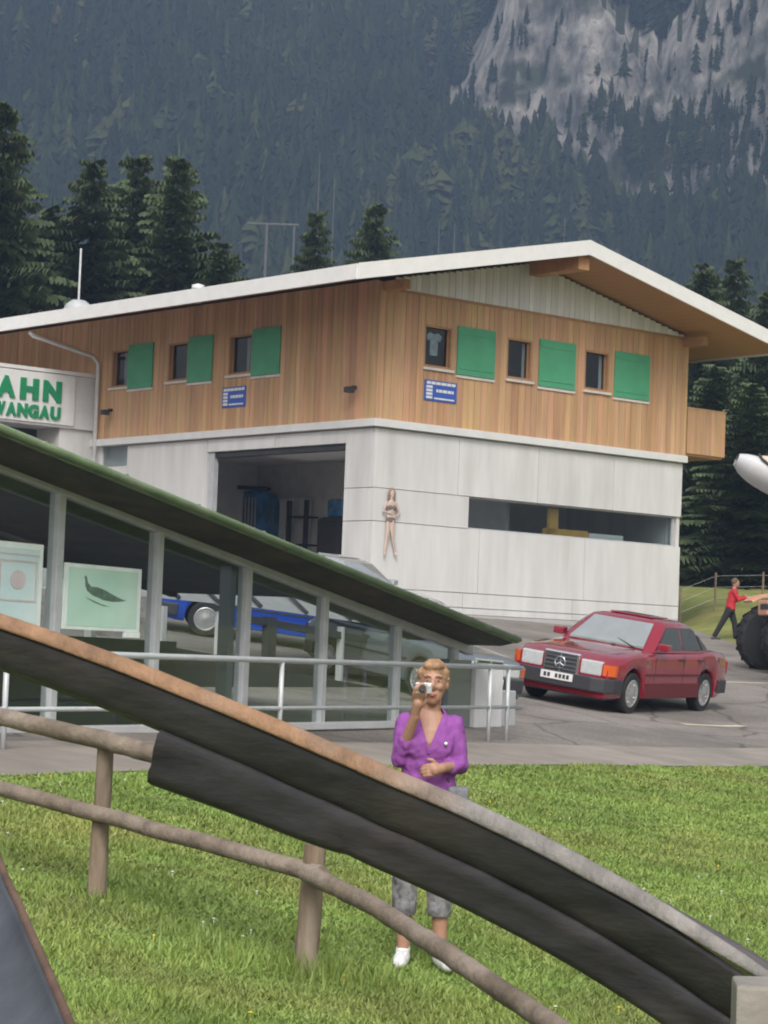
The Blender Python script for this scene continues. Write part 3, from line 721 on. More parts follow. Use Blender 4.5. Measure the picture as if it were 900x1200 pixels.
blue_sign(BX @ Matrix.Translation((-.04, 6.30, 5.28)) @ Matrix.Rotation(-PI / 2, 4, 'Z'), 1.02, .54, 'blue notice sign under the windows of the long timber wall')

# things inside the open hall
def hall(px, py, x=5.1): 
    n = BE1; p = onplane(px, py, BX @ Vector((x, 0, 0)), n); return BI @ p
a, b_ = hall(322, 574), hall(262, 626)
c = MB(); pts = []
cy, cz, ry, rz_ = (a.y + b_.y) / 2, (a.z + b_.z) / 2 - .3, abs(a.y - b_.y) / 2, abs(a.z - b_.z) / 2 + .3
for k in range(28):
    q = 2 * PI * k / 28; cc, ss = math.cos(q), math.sin(q)
    pts.append((5.1, cy + ry * math.copysign(abs(cc) ** .6, cc), cz + rz_ * math.copysign(abs(ss) ** .6, ss)))
o = thing('display_board', 'rounded blue display board on the back wall of the open hall', 'display', BX)
c.prism(pts, (.25, 0, 0)).build('panel', 'blue_display', o)
m_ = MB()
for k in range(5):
    yy = cy - ry * .3 + k * .16; m_.box(5.06, 5.09, yy, yy + .05, cz - rz_ * .5, cz + rz_ * .8)
m_.build('stripe', 'grey_white', o)
a, b_ = hall(258, 570), hall(322, 574)
o = MB().tube([(4.9, a.y, a.z), (4.9, b_.y, b_.z)], .06, 8).build('hanging_rail', 'dark', None); o.matrix_world = BX; tag(o, 'dark horizontal rail hanging above the blue display in the hall', 'rail')
a, b_ = hall(328, 585), hall(350, 640)
o = thing('locker', 'pale grey metal lockers at the back of the open hall', 'locker', BX)
for k in range(3):
    y1 = a.y - k * (a.y - b_.y) / 3; MB().box(5.1, 5.55, y1 - (a.y - b_.y) / 3 + .02, y1, .04, a.z).build('locker_door', 'grey_white', o, bevel=.01)
a, b_ = hall(354, 588), hall(372, 640)
o = thing('metal_rack', 'black upright metal rack beside the lockers in the hall', 'rack', BX)
for y1 in (a.y, b_.y): MB().box(4.6, 4.7, y1 - .06, y1 + .06, .04, a.z).build('upright', 'dark', o)
for z in (a.z - 1.3, a.z - .5, .6): MB().box(4.6, 5.1, b_.y, a.y, z, z + .05).build('shelf', 'dark', o)
a, b_ = hall(378, 585, 3.8), hall(404, 650, 3.8)
o = thing('machine', 'dark machine with a curved hood just inside the hall opening', 'machine', BX)
MB().box(3.6, 4.5, b_.y, a.y, .35, a.z - .5).build('body', 'dark', o, bevel=.15)
MB().box(3.8, 4.1, b_.y + .2, a.y - .2, a.z - .5, a.z).build('hood', 'blue_display', o, bevel=.08)
MB().box(3.5, 4.6, b_.y - .05, a.y + .05, .04, .34).build('track', 'tyre', o, bevel=.1)

# ------------------------------------------------------------------ annex with the green letters
ax = thing('sign_annex', 'pale flat roofed annex carrying big green letters beside the timber wall', 'building', BX @ Matrix.Translation((0, 12.36, 0)))
MB().box(-14, -.005, 0, 9, 4.95, 6.45).build('parapet_band', 'grey_white', ax)
MB().box(-14.1, .0, -.06, 9, 6.452, 6.55).build('coping', 'ledge', ax)
MB().box(-1.15, -.006, .10, 9, 0, 4.948).build('wall', 'concrete', ax)
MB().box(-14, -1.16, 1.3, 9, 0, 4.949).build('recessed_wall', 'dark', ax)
sb = MB().box(-9, -.80, -.05, -.003, 5.02, 6.42).build('sign_board', 'ledge', ax)
def letter_mesh(ch):
    cu = bpy.data.curves.new('letter', 'FONT'); cu.body = ch; cu.extrude = .03; cu.offset = .062
    o = bpy.data.objects.new('tmp', cu); COL.objects.link(o)
    bpy.context.view_layer.update(); me = bpy.data.meshes.new_from_object(o.evaluated_get(bpy.context.evaluated_depsgraph_get()))
    bpy.data.objects.remove(o); bpy.data.curves.remove(cu)
    co = np.array([v.co for v in me.vertices]); lo, hi = co.min(0), co.max(0)
    for v in me.vertices: v.co = ((v.co.x - lo[0]) / (hi[0] - lo[0]), (v.co.z - lo[2]) / (hi[2] - lo[2]) , (v.co.y - lo[1]) / (hi[1] - lo[1]))
    me.materials.clear(); me.materials.append(MATS['green_letter']); return me
LM = {}
def word(txt, xr, z, hh, wd, gap):
    x = xr
    for ch in reversed(txt):
        if ch not in LM: LM[ch] = letter_mesh(ch)
        ww = wd * (1.25 if ch == 'W' else 1.)
        piece('letter', LM[ch], sb, (x - ww, -.095, z), (ww, .045, hh)); x -= ww + gap
word('BAHN', -1.27, 5.62, .60, .60, .15)
word('CHWANGAU', -1.27, 5.12, .38, .33, .03)

# ================================================================== GLAZED SHELTER
Q0, Q1 = G(5, 880), G(594, 868)
RU = Vector((Q1.x - Q0.x, Q1.y - Q0.y, 0)).normalized(); RN = Vector((-RU.y, RU.x, 0))      # along the railing; away from the lawn
PO = Vector((Q0.x, Q0.y, .70)) + RN * 1.0
PX = frame(PO, RU, None); PI_ = PX.inverted()
def pav(px, py, off=0.): return PI_ @ onplane(px, py, PO + RN * off, RN)       # local coordinates on the glass plane (or off metres behind it)
shel = thing('glazed_shelter', 'low glazed shelter with a green sloping roof and pale steel posts behind the railing', 'shelter', PX)
OV = -.75                                       # roof overhang towards the lawn
r0, r1 = pav(0, 499, OV), pav(607, 748, OV)
rsl = (r1.z - r0.z) / (r1.x - r0.x)
def rz_at(x): return r0.z + rsl * (x - r0.x)
xa, xb = r0.x - 5, r1.x
DB = 4.2
bt0, bt1 = pav(0, 536), pav(540, 752); bb0, bb1 = pav(0, 553), pav(540, 764)
def lin(p, q): 
    s = (q.z - p.z) / (q.x - p.x); return lambda x: p.z + s * (x - p.x)
beam_t, beam_b = lin(bt0, bt1), lin(bb0, bb1)
MB().prism([(xa, OV, rz_at(xa)), (xb, OV, rz_at(xb)), (xb, OV, rz_at(xb) - .07), (xa, OV, rz_at(xa) - .07)], (0, 1.6, 0)).build('roof_sheet', 'roof_green', shel)
# underside of the overhang, dropping from the roof edge to the beam
sfx = [float(q) for q in np.linspace(xa, xb - .04, 16)]
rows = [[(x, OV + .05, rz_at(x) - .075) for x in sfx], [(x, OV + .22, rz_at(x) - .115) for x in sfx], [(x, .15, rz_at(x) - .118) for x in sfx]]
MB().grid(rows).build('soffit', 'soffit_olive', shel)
n = 13
for k in range(n):                              # raised seams of the green roof
    x = xa + .3 + (xb - xa - .4) * k / (n - 1)
    MB().box(x - .02, x + .02, OV - .01, .8, rz_at(x) - .005, rz_at(x) + .035).build('roof_seam', 'roof_green', shel)
tb = MB().tube([(xa, OV - .02, rz_at(xa) - .02), (xb, OV - .02, rz_at(xb) - .02)], .038, 8); tb.build('roof_edge', 'roof_green', shel, smooth=True)
MB().prism([(xa, -.06, beam_t(xa)), (bt1.x + .3, -.06, beam_t(bt1.x + .3)), (bt1.x + .3, -.06, beam_b(bt1.x + .3)), (xa, -.06, beam_b(xa))], (0, .12, 0)).build('beam', 'galv', shel, bevel=.01)
px_posts = [62, 180, 286, 378, 465]
xs = [pav(p, 740).x for p in px_posts]
xs = [xs[0] - (xs[1] - xs[0])] + xs + [xs[-1] + 1.72]
ZS = .10
for i, x in enumerate(xs):
    wd = .055 if i != 3 else .062
    MB().box(x - wd, x + wd, -.05, .07, ZS, beam_b(x) + .02).build('post', 'steel' if i != 3 else 'galv', shel, bevel=.008)
MB().box(xs[3] - .20, xs[3] - .07, .08, .22, ZS, beam_b(xs[3]) + .02).build('post', 'car_grey', shel, bevel=.01)
for a, b_ in zip(xs, xs[1:]):
    MB().prism([(a + .06, .005, ZS + .06), (b_ - .06, .005, ZS + .06), (b_ - .06, .005, beam_b(b_ - .06) - .005), (a + .06, .005, beam_b(a + .06) - .005)], (0, .012, 0)).build('pane', 'pane_glass', shel)
MB().box(xs[0] - 3, xs[-1] + .06, -.07, .09, ZS - .03, ZS + .055).build('sill_rail', 'grey_white', shel, bevel=.01)
MB().box(xs[0] - 3, xs[-1] + .2, -.04, .06, -.35, ZS - .032).build('plinth', 'block', shel)
# soffit lamps
for p in ((70, 541), (265, 621), (437, 691)):
    q = pav(*p, -.42); MB().box(q.x - .10, q.x + .10, -.52, -.36, q.z - .05, q.z + .04).build('soffit_lamp', 'poster_edge', shel, bevel=.01)
# inside: roof deck, dark sheet painted as reflected trees, lower rear roof with dark seams, rear posts, dark parapet, floor
xe = xs[-1]
xx = [x for x in np.linspace(xs[0] - 2, xe, 14)]
f0_, f1_ = pav(-60, 641, 2.6), pav(210, 648, 2.6)
xx = [float(q) for q in np.linspace(xs[0] - 2, f1_.x, 8)]
MB().grid([[(x, .2, beam_t(x) + .03) for x in xx], [(x, 2.6, beam_t(x) + .05) for x in xx]]).build('ceiling', 'soffit_olive', shel)  # carried back over the left bays to hold the painted dark reflection
MB().prism([(f0_.x, 2.6, f0_.z), (f1_.x, 2.6, f1_.z), (f1_.x, 2.6, beam_t(f1_.x)), (f0_.x, 2.6, beam_t(f0_.x))], (0, .1, 0)).build('dark_reflection', 'soffit_olive', shel)  # added dark sheet standing for trees reflected in the glass
OB, OT = 3.4, 5.6
def rb(px): return pav(px, float(np.interp(px, [-60, 180, 300, 480, 560], [676, 700, 712, 738, 752])), OB)
def rtp(px): return pav(px, float(np.interp(px, [-60, 180, 300, 480], [640, 645, 660, 712])), OT)
pr_ = [float(q) for q in np.linspace(-60, 520, 16)]
MB().grid([[tuple(rb(p)) for p in pr_], [tuple(rtp(p)) for p in pr_]]).build('rear_roof', 'ceiling_grey', shel)
for p in (30, 100, 150, 196, 246, 300, 352):
    MB().tube([rtp(p) + Vector((0, 0, .03)), rb(p + 58) + Vector((0, -.02, .03))], .030, 6).build('roof_rib', 'dark', shel)
g0, g1 = pav(285, 724, OB), pav(520, 766, OB)
MB().prism([g0 + Vector((0, 0, -.05)), g1 + Vector((0, 0, -.05)), g1 + Vector((0, 0, .05)), g0 + Vector((0, 0, .05))], (0, .08, 0)).build('rear_beam', 'dark', shel)
for p, mt_, wd in ((110, 'grey_white', .05), (193, 'grey_white', .05), (261, 'grey_white', .05), (319, 'dark', .12), (402, 'galv', .03)):
    q = rb(p); MB().box(q.x - wd, q.x + wd, OB - .02, OB + .08, -.5, q.z - .1).build('rear_post', mt_, shel)
pp_ = [pav(px, py, 3.1) for px, py in ((-60, 745), (190, 756), (300, 776), (335, 787), (480, 812), (545, 826))]
MB().prism([(pp_[0].x, 3.1, -.5), (pp_[-1].x, 3.1, -.5)] + [(p.x, 3.1, p.z) for p in reversed(pp_)], (0, .1, 0)).build('parapet', 'dark', shel)
MB().box(xs[0] - 2, xe + .2, .1, 3.2, -.30, -.12).build('floor', 'dark_floor', shel)
MB().prism([(xs[0] - 3, .3, -.3), (pav(205, 800, .3).x, .3, -.3), (pav(205, 800, .3).x, .3, pav(205, 752, .3).z), (xs[0] - 3, .3, pav(100, 742, .3).z)], (0, .25, 0)).build('counter', 'dark', shel)
# corrugated end cabinet and dark end column
cx0, cx1 = pav(548, 830).x, pav(580, 830).x
cz0, cz1 = pav(560, 858).z, pav(560, 778).z
cb = MB(); n = 14
prof = [(cx0 + (cx1 - cx0) * k / n, -.10 - (.03 if k % 2 else 0)) for k in range(n + 1)]
cb.grid([[(x, y, cz0) for x, y in prof], [(x, y, cz1) for x, y in prof]]); 
cb.box(cx0, cx1, -.098, .25, cz0, cz1)
o = cb.build('end_cabinet', 'grey_white', shel)
MB().box(cx0 - .75, cx0 - .05, -.06, .2, cz0 - .1, cz1 + .05).build('end_column', 'car_grey', shel, bevel=.01)
MB().box(cx1 + .03, cx1 + .60, -.05, .2, cz0 - .1, cz1 - .35).build('end_column', 'galv', shel, bevel=.02)
MB().box(cx0 - .3, cx1 + .1, -.12, .27, cz0 - .16, cz0 - .01).build('cabinet_foot', 'dark', shel)

# posters on the glass
def poster(px0, py0, px1, py1, material, label, art):
    a, b_ = pav(px0, py0, -.06), pav(px1, py1, -.06)
    wd, ht = b_.x - a.x, a.z - b_.z
    o = thing('poster', label, 'poster', PX @ Matrix.Translation((a.x, -.06, b_.z)))
    MB().box(0, wd, 0, .02, 0, ht).build('sheet', 'poster_edge', o)
    MB().box(wd * .04, wd * .95, -.004, -.001, ht * .05, ht * .94).build('print', material, o)
    art(o, wd, ht); return o
def bird(o, w_, h):
    # long necked bird, side view
    P_ = [(.24, .80), (.255, .83), (.27, .80), (.285, .72), (.33, .665), (.42, .66), (.52, .62), (.62, .56), (.74, .50), (.80, .49), (.72, .465), (.62, .455), (.50, .47), (.44, .50), (.36, .53), (.28, .60), (.255, .68), (.25, .76)]
    MB().prism([(x * w_, -.008, z * h) for x, z in P_], (0, .004, 0)).build('bird_print', 'bird_ink', o)
    P_ = [(.26, .50), (.36, .455), (.48, .40), (.58, .375), (.50, .38), (.38, .425)]
    MB().prism([(x * w_, -.008, z * h) for x, z in P_], (0, .003, 0)).build('ground_print', 'bird_ink', o)
    MB().box(w_ * .80, w_ * 1.0, -.01, .021, -h * .09, -.002).build('corner_tab', 'poster_edge', o)
def frame_art(o, w_, h):
    m_ = MB(); t = .02 * w_
    for (x0, x1, z0, z1) in ((.44, .92, .80, .82), (.44, .92, .40, .42), (.44, .46, .42, .80), (.90, .92, .42, .80), (.06, .95, .87, .885)): m_.box(x0 * w_, x1 * w_, -.009, -.005, z0 * h, z1 * h)
    m_.build('frame_print', 'pink_ink', o)
    m_ = MB().prism([(w_ * (.68 + .10 * math.cos(q / 12 * 2 * PI)), -.009, h * (.62 + .10 * math.sin(q / 12 * 2 * PI))) for q in range(12)], (0, .003, 0)); m_.build('figure_print', 'pink_ink', o)
poster(77, 659, 163, 741, 'poster_green', 'pale green poster with a dark long necked bird on the shelter glass', bird)
poster(-42, 629, 46, 752, 'poster_blue', 'pale blue poster with a thin pink framed drawing at the left edge of the glass', frame_art)

# ------------------------------------------------------------------ steel railing
RXF = frame(Vector((Q0.x, Q0.y, Q0.z)), RU, None); RI = RXF.inverted()
def onrail(px, py): return RI @ onplane(px, py, Vector((Q0.x, Q0.y, 0)), RN)
rail = thing('steel_railing', 'low galvanised pipe railing between the lawn path and the glazed shelter', 'railing', RXF)
t0, t1 = onrail(200, 771), onrail(612, 782); m0, m1 = onrail(293, 827), onrail(612, 831)
zt = (t0.z + t1.z) / 2; zm = (m0.z + m1.z) / 2
MB().tube([(-6, 0, zt), (t1.x, 0, zt)], .030, 10).build('top_rail', 'steel', rail, smooth=True)
MB().tube([(-6, 0, zm), (t1.x, 0, zm)], .022, 8).build('mid_rail', 'steel', rail, smooth=True)
for p in (-140, 5, 328, 573, 594):
    x = onrail(p, 840).x; w0 = RXF @ Vector((x, 0, 0)); MB().tube([(x, 0, gz(w0.x, w0.y) - Q0.z - .05), (x, 0, zt)], .026, 10).build('railing_post', 'steel', rail, smooth=True)

# ================================================================== FOREGROUND CHUTE
ctl = [(-110, 688), (0, 720), (133, 767), (267, 820), (400, 876), (450, 898), (550, 940), (650, 988), (750, 1043), (850, 1106), (897, 1138), (985, 1200)]
def cdepth(px): return 7.35 - (px + 110) * (7.35 - 5.35) / 1095
def catmull(P_, n):
    out = []
    for i in range(len(P_) - 1):
        p0, p1, p2, p3 = P_[max(i - 1, 0)], P_[i], P_[i + 1], P_[min(i + 2, len(P_) - 1)]
        for k in range(n):
            t = k / n; out.append(.5 * ((2 * p1) + (p2 - p0) * t + (2 * p0 - 5 * p1 + 4 * p2 - p3) * t * t + (-p0 + 3 * p1 - 3 * p2 + p3) * t ** 3))
    return out + [P_[-1]]
rim = catmull([at(x, y, cdepth(x)) for x, y in ctl], 6)
def loft(path, prof, close=False, wave=0.):
    rows = []
    for i, p in enumerate(path):
        d = (path[min(i + 1, len(path) - 1)] - path[max(i - 1, 0)]).normalized()
        side = Vector((d.y, -d.x, 0)).normalized()         # towards the camera side
        up = side.cross(d).normalized()
        if up.z < 0: up = -up
        wv = wave * noise.noise(Vector((i * .35, 2, 0)))
        rows.append([p + side * (a + wv) + up * (b_ + wv * .5) for a, b_ in prof])
    return rows
ch = thing('slide_chute', 'dark steel toboggan chute with a rusty rim crossing the foreground', 'slide chute', Vector((.3, 6.3, gz(.3, 6.3))))
# outer near wall of the upper section (a bent sheet with thickness)
wallp = [(.006, -.034), (.011, -.050), (.004, -.085), (-.002, -.125), (-.010, -.150), (-.03, -.166), (-.035, -.160), (-.016, -.146), (-.008, -.12), (-.004, -.05)]
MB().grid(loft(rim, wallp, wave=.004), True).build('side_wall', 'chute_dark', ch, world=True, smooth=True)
lip = [(-.010, -.002), (-.002, .004), (.006, .003), (.018, -.020), (.022, -.032), (.019, -.038), (.008, -.037), (-.004, -.028)]
def near_px(px): 
    q = at(px, float(np.interp(px, [c[0] for c in ctl], [c[1] for c in ctl])), cdepth(px)); return min(range(len(rim)), key=lambda i: (rim[i] - q).length)
i1, i2 = near_px(420), near_px(560)
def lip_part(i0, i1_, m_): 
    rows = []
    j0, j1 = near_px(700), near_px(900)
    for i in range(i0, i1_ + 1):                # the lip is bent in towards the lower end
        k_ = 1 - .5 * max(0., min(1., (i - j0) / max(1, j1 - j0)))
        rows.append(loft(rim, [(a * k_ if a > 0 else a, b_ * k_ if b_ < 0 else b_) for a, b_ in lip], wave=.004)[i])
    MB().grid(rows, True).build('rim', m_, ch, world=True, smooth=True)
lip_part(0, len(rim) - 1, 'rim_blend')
# running surface and far side
tr = []
for k in range(15):
    t = k / 14; tr.append((-.006 - .335 * t, -.012 - .100 * math.sin(PI * .5 * min(1, t * 1.25)) - .006 * t))
tr += [(x, z - .012) for x, z in reversed(tr)]
MB().grid(loft(rim, tr), True).build('trough', 'chute_inner', ch, world=True, smooth=True)
# lower section, starting where the sections overlap
st = min(range(len(rim)), key=lambda i: (rim[i] - at(196, 792, cdepth(196))).length)
low = rim[st:]
skirt = [(-.020, -.150), (-.004, -.170), (-.002, -.215), (-.010, -.268), (-.004, -.290), (-.012, -.318), (-.030, -.328), (-.036, -.322), (-.020, -.31), (-.012, -.29), (-.018, -.26), (-.012, -.21), (-.012, -.175), (-.028, -.155)]
srows = []
for i in range(len(low)):
    k_ = .95 - .27 * min(1., i / 12.)
    srows.append(loft(low, [(a, b_ if b_ > -.15 else -.15 + (b_ + .15) * k_) for a, b_ in skirt], wave=.005)[i])
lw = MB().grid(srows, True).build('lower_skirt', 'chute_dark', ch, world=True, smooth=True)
# weathered block post carrying the lower end, and a steel leg beyond the left edge
p = at(906, 1152, 4.96); g_ = gz(p.x, p.y)
ptop = MB().prism([(p.x - .085, p.y - .07, g_ - .1), (p.x + .12, p.y - .05, g_ - .1), (p.x + .10, p.y + .12, g_ - .1), (p.x - .07, p.y + .10, g_ - .1)], (0, 0, p.z - g_ + .1)); ptop.build('support_post', 'block', ch, world=True, bevel=.008)
p = rim[2] + Vector((-.12, .28, -.22)); MB().tube([(p.x, p.y, gz(p.x, p.y) - .1), (p.x, p.y, p.z)], .05, 10).build('support_leg', 'steel', ch, world=True)

# second chute close to the camera, lower left
ctl2 = [(-70, 760, 6.6), (-38, 905, 5.7), (0, 1012, 5.0), (20, 1056, 4.7), (41, 1104, 4.4), (62, 1152, 4.15), (83, 1203, 3.9), (107, 1268, 3.6), (150, 1400, 3.1)]
rim2 = catmull([at(x, y, d) for x, y, d in ctl2], 5)
ch2 = thing('slide_chute', 'smooth grey chute with a thin rusty edge in the bottom left corner', 'slide chute', Vector((-.8, 4.5, gz(-.8, 4.5))))
def loft2(path, prof):
    rows = []
    for i, p in enumerate(path):
        d = (path[min(i + 1, len(path) - 1)] - path[max(i - 1, 0)]).normalized(); side = Vector((-d.y, d.x, 0)).normalized() * 1.0
        rows.append([p - side * a + Vector((0, 0, b_)) for a, b_ in prof])
    return rows
tr2 = []
for k in range(17): q = PI * k / 16; tr2.append((.30 - .30 * math.cos(q), -.14 * math.sin(q)))
tr2 += [(.30 + .306 * math.cos(q), -.006 - .146 * math.sin(q)) for q in [PI * k / 16 for k in range(0, 17)]]
MB().grid(loft2(rim2, tr2), True).build('trough', 'chute_steel', ch2, world=True, smooth=True)
MB().grid(loft2(rim2, [(.006, -.004), (.0, .004), (-.006, .004), (-.009, 0), (-.008, -.02), (-.002, -.024)]), True).build('rim', 'rust_dark', ch2, world=True, smooth=True)
for k in (4, 26):
    p = rim2[k] - Vector((.3, 0, .2)); MB().tube([(p.x, p.y, gz(p.x, p.y) - .1), (p.x, p.y, p.z + .05)], .045, 10).build('support_leg', 'steel', ch2, world=True)

# ================================================================== LOG FENCE
f1, f2 = G(112, 1050), G(357, 1140)
fen = thing('log_fence', 'weathered round log fence running across the lawn behind the chute', 'fence', f2.copy())
def wob(a, b_, n, amp, seed):
    return [a.lerp(b_, k / n) + Vector((noise.noise(Vector((k * .6, seed, 0))), noise.noise(Vector((k * .6, seed, 7))), noise.noise(Vector((k * .6, seed, 3))))) * amp for k in range(n + 1)]
def post(px0, py0, px1, py1, base, r):
    top = at(px1, py1, base.y); pts = wob(Vector((base.x, base.y, base.z - .15)), top, 8, .012, px0)
    MB().tube(pts, [r * (1.08 - .02 * k) for k in range(9)], 12, jitter=.12).build('fence_post', 'post_wood', fen, world=True, smooth=True, auto=.7)
post(112, 1050, 124, 876, f1, .052); post(357, 1140, 369, 990, f2, .062)
f0 = f1 + (f1 - f2) * 1.15; f0.z = gz(f0.x, f0.y)
f3 = Vector((1.15, 8.2, gz(1.15, 8.2)))
def logrun(P_, r, name='rail'):
    pts = [];
    for a, b_ in zip(P_, P_[1:]): pts += wob(a, b_, 12, .006, a.x)[:12]
    pts.append(P_[-1]); MB().tube(pts, [r * (1 + .04 * noise.noise(Vector((k * .8, r * 90, 0)))) for k in range(len(pts))], 12, jitter=.08).build(name, 'log', fen, world=True, smooth=True, auto=.8)
# lower rail: from the left, past both posts, then down towards the camera
dF = -.09
a0 = at(-120, 892, f1.y + 1.6 + dF); a1 = at(118, 955, f1.y + dF); a2 = at(366, 1022, f2.y + dF)
logrun([a0, a1, a2 + Vector((.05, 0, -.01))], .047)
a3 = at(645, 1200, 9.6); a4 = a3 + (a3 - at(500, 1102, 10.9)) * .9
logrun([a2 + Vector((-.03, -.02, .0)), at(440, 1063, 11.5), at(520, 1115, 10.7), a3, a4], .046)
u0_ = at(-120, 812, f1.y + 1.6 + dF); u1 = at(118, 867, f1.y + dF + .02); u2 = at(366, 935, f2.y + dF + .02)
logrun([u0_, u1, at(192, 886, f1.y - .45), u2], .055)
for b_ in (f0,): MB().tube(wob(b_ + Vector((0, 0, -.15)), b_ + Vector((0, 0, .92)), 8, .012, 5), .062, 12, jitter=.12).build('fence_post', 'post_wood', fen, world=True, smooth=True)
p = a4; MB().tube(wob(Vector((p.x, p.y, gz(p.x, p.y) - .15)), Vector((p.x, p.y, p.z + .1)), 8, .012, 9), .062, 12, jitter=.12).build('fence_post', 'post_wood', fen, world=True, smooth=True)
# longer grass round the post feet
tv = MB(); R_ = random.Random(2)
for b_, n, sp, hh in ((f2, 420, .26, .16), (f1, 160, .14, .09), (Vector((f2.x + .25, f2.y - .2, 0)), 200, .3, .11)):
    for k in range(n):
        x, y = b_.x + R_.gauss(0, sp), b_.y + R_.gauss(0, sp * .6); z = gz(x, y) - .01; h = hh * R_.uniform(.4, 1.1); a = R_.random() * 6.3; wv = .006
        tv.add([(x - wv * math.cos(a), y - wv * math.sin(a), z), (x + wv * math.cos(a), y + wv * math.sin(a), z), (x + R_.gauss(0, .04), y + R_.gauss(0, .04), z + h)], [(0, 1, 2)])
tag(tv.build('tall_grass', 'blade'), 'longer darker grass tufts round the feet of the log fence posts', 'grass', kind='stuff')

# ================================================================== CARS
def make_car(name, label, cat, X, paint, group=None, low=None, glass_front='screen_glass', detail=True):
    low = low or paint
    c = thing(name, label, cat, X, group)
    AXF, AXR, RW = 1.38, -1.285, .305
    def zb(x):
        for a in (AXF, AXR):
            d = abs(x - a)
            if d < .365: return .30 + math.sqrt(.365 ** 2 - d * d)
        return .22 if x > -1.9 else .22 + (-1.9 - x) * .35
    top = [(-2.20, .86), (-2.12, .915), (-1.95, .935), (-1.45, .955), (-.9, .935), (.3, .925), (.75, .925), (1.2, .895), (1.7, .845), (2.02, .80), (2.12, .775), (2.16, .72)]
    def zt(x): return float(np.interp(x, [t[0] for t in top], [t[1] for t in top]))
    def wv(x): return .835 - .075 * max(0, (abs(x) - 1.45) / .7) ** 2.2
    sx = sorted(set(list(np.linspace(-2.2, 2.16, 24)) + [a + d for a in (AXF, AXR) for d in (-.366, -.364, -.35, -.31, -.25, -.18, -.09, 0, .09, .18, .25, .31, .35, .364, .366)]))
    rows = []
    for x in sx:
        b_, t, w0 = zb(x), zt(x), wv(x)
        half = [(w0 - .10, b_), (w0 - .03, b_ + .004), (w0 - .008, b_ + .03)]
        for f in (.35, .62, .80): half.append((w0 + (.004 if f < .7 else 0), b_ + (t - b_) * f))
        half += [(w0 - .012, t - .075), (w0 - .03, t - .035), (w0 - .075, t - .012), (w0 * .62, t + .006), (0, t + .014)]
        ring = half + [(-y, z) for y, z in reversed(half[:-1])]
        rows.append([(x, y, z) for y, z in ring])
    mb = MB().grid(rows, True)
    n = len(rows[0]); o0 = len(mb.v) - n
    mb.f.append(tuple(range(n))); mb.f.append(tuple(range(o0, o0 + n)))
    mb.build('body', paint, c, smooth=True, auto=.95)
    # greenhouse
    B_ = [(-1.50, .775), (.80, .775)]; zb0, zr0 = .92, 1.345
    lv = [(-1.50, .80, .775, .915), (-1.30, .60, .735, 1.06), (-.98, .34, .665, 1.25), (-.83, .20, .61, 1.335), (-.70, .08, .52, 1.372), (-.45, -.12, .30, 1.385)]
    rows = []
    for xr_, xf, w0, z in lv:
        r = []
        for (x, y) in ((xf, -w0 * .55), (xf - .03, -w0 * .9), (xf - .10, -w0), ((xr_ + xf) / 2, -w0 * 1.01), (xr_ + .10, -w0), (xr_ + .03, -w0 * .9), (xr_, -w0 * .55), (xr_, 0), (xr_, w0 * .55), (xr_ + .03, w0 * .9), (xr_ + .10, w0), ((xr_ + xf) / 2, w0 * 1.01), (xf - .10, w0), (xf - .03, w0 * .9), (xf, w0 * .55), (xf + .02, 0)): r.append((x, y, z))
        rows.append(r)
    mb = MB().grid(rows, True); n = len(rows[0]); o0 = len(mb.v) - n; mb.f.append(tuple(range(o0, o0 + n)))
    ro = mb.build('roof', paint, c, smooth=True, auto=.7)
    MB().box(-.55, .02, -.36, .36, 1.385, 1.408).build('sunroof', paint, ro, bevel=.01)
    # glass: pieces lifted just off the greenhouse
    def panel(q, nm, matn, e=.012, parent=c):
        q = [Vector(p) for p in q]; nn = (q[1] - q[0]).cross(q[2] - q[0]).normalized()
        ctr = sum(q, Vector()) / len(q)
        if nn.dot(ctr - Vector((-.3, 0, 1.0))) < 0: nn = -nn
        return MB().prism([p + nn * e for p in q], -nn * .03).build(nm, matn, parent)
    panel([(.765, -.62, .955), (.785, 0, .955), (.765, .62, .955), (.255, .50, 1.30), (.27, 0, 1.30), (.255, -.50, 1.30)], 'windscreen', glass_front, .02)
    panel([(-1.44, -.60, .985), (-1.44, .60, .985), (-.91, .48, 1.29), (-.91, -.48, 1.29)], 'rear_window', 'car_glass', .02)
    for s in (-1, 1):
        def sp(x, z):
            w0 = float(np.interp(z, [.915, 1.06, 1.25, 1.335], [.775, .735, .665, .61])) * 1.01 + .004; return (x, s * w0, z)
        panel([sp(.60, .965), sp(-.29, .965), sp(-.29, 1.285), sp(.14, 1.285), sp(.36, 1.14)], 'front_side_window', 'car_glass', .014)
        panel([sp(-.36, .965), sp(-1.02, .965), sp(-.84, 1.25), sp(-.74, 1.285), sp(-.36, 1.285)], 'rear_side_window', 'car_glass', .014)
        panel([sp(-1.08, .965), sp(-1.26, .975), sp(-1.0, 1.17), sp(-.93, 1.19)], 'quarter_window', 'car_glass', .012)
        m_ = MB().box(.50, .66, s * .80 - (.0 if s > 0 else .17), s * .80 + (.17 if s > 0 else 0), .95, 1.06); m_.build('mirror', paint, c, bevel=.02)
        MB().box(-1.0, 1.0, s * .838 - .006, s * .838 + .006, .24, .46).build('sill_panel', low, c, bevel=.004)
        MB().box(-.95, 1.02, s * .846 - .004, s * .846 + .006, .565, .60).build('rub_strip', 'bumper' if paint != 'car_red' else low, c)
        for xh in (-.22, -.95): MB().box(xh - .09, xh + .09, s * .848 - .008, s * .848 + .012, .80, .83).build('door_handle', 'bumper', c, bevel=.004)
        for xd in (.70, -.33, -1.12): MB().box(xd - .006, xd + .006, s * .839 - .002, s * .839 + .002, .36, .90).build('door_seam', 'dark', c)
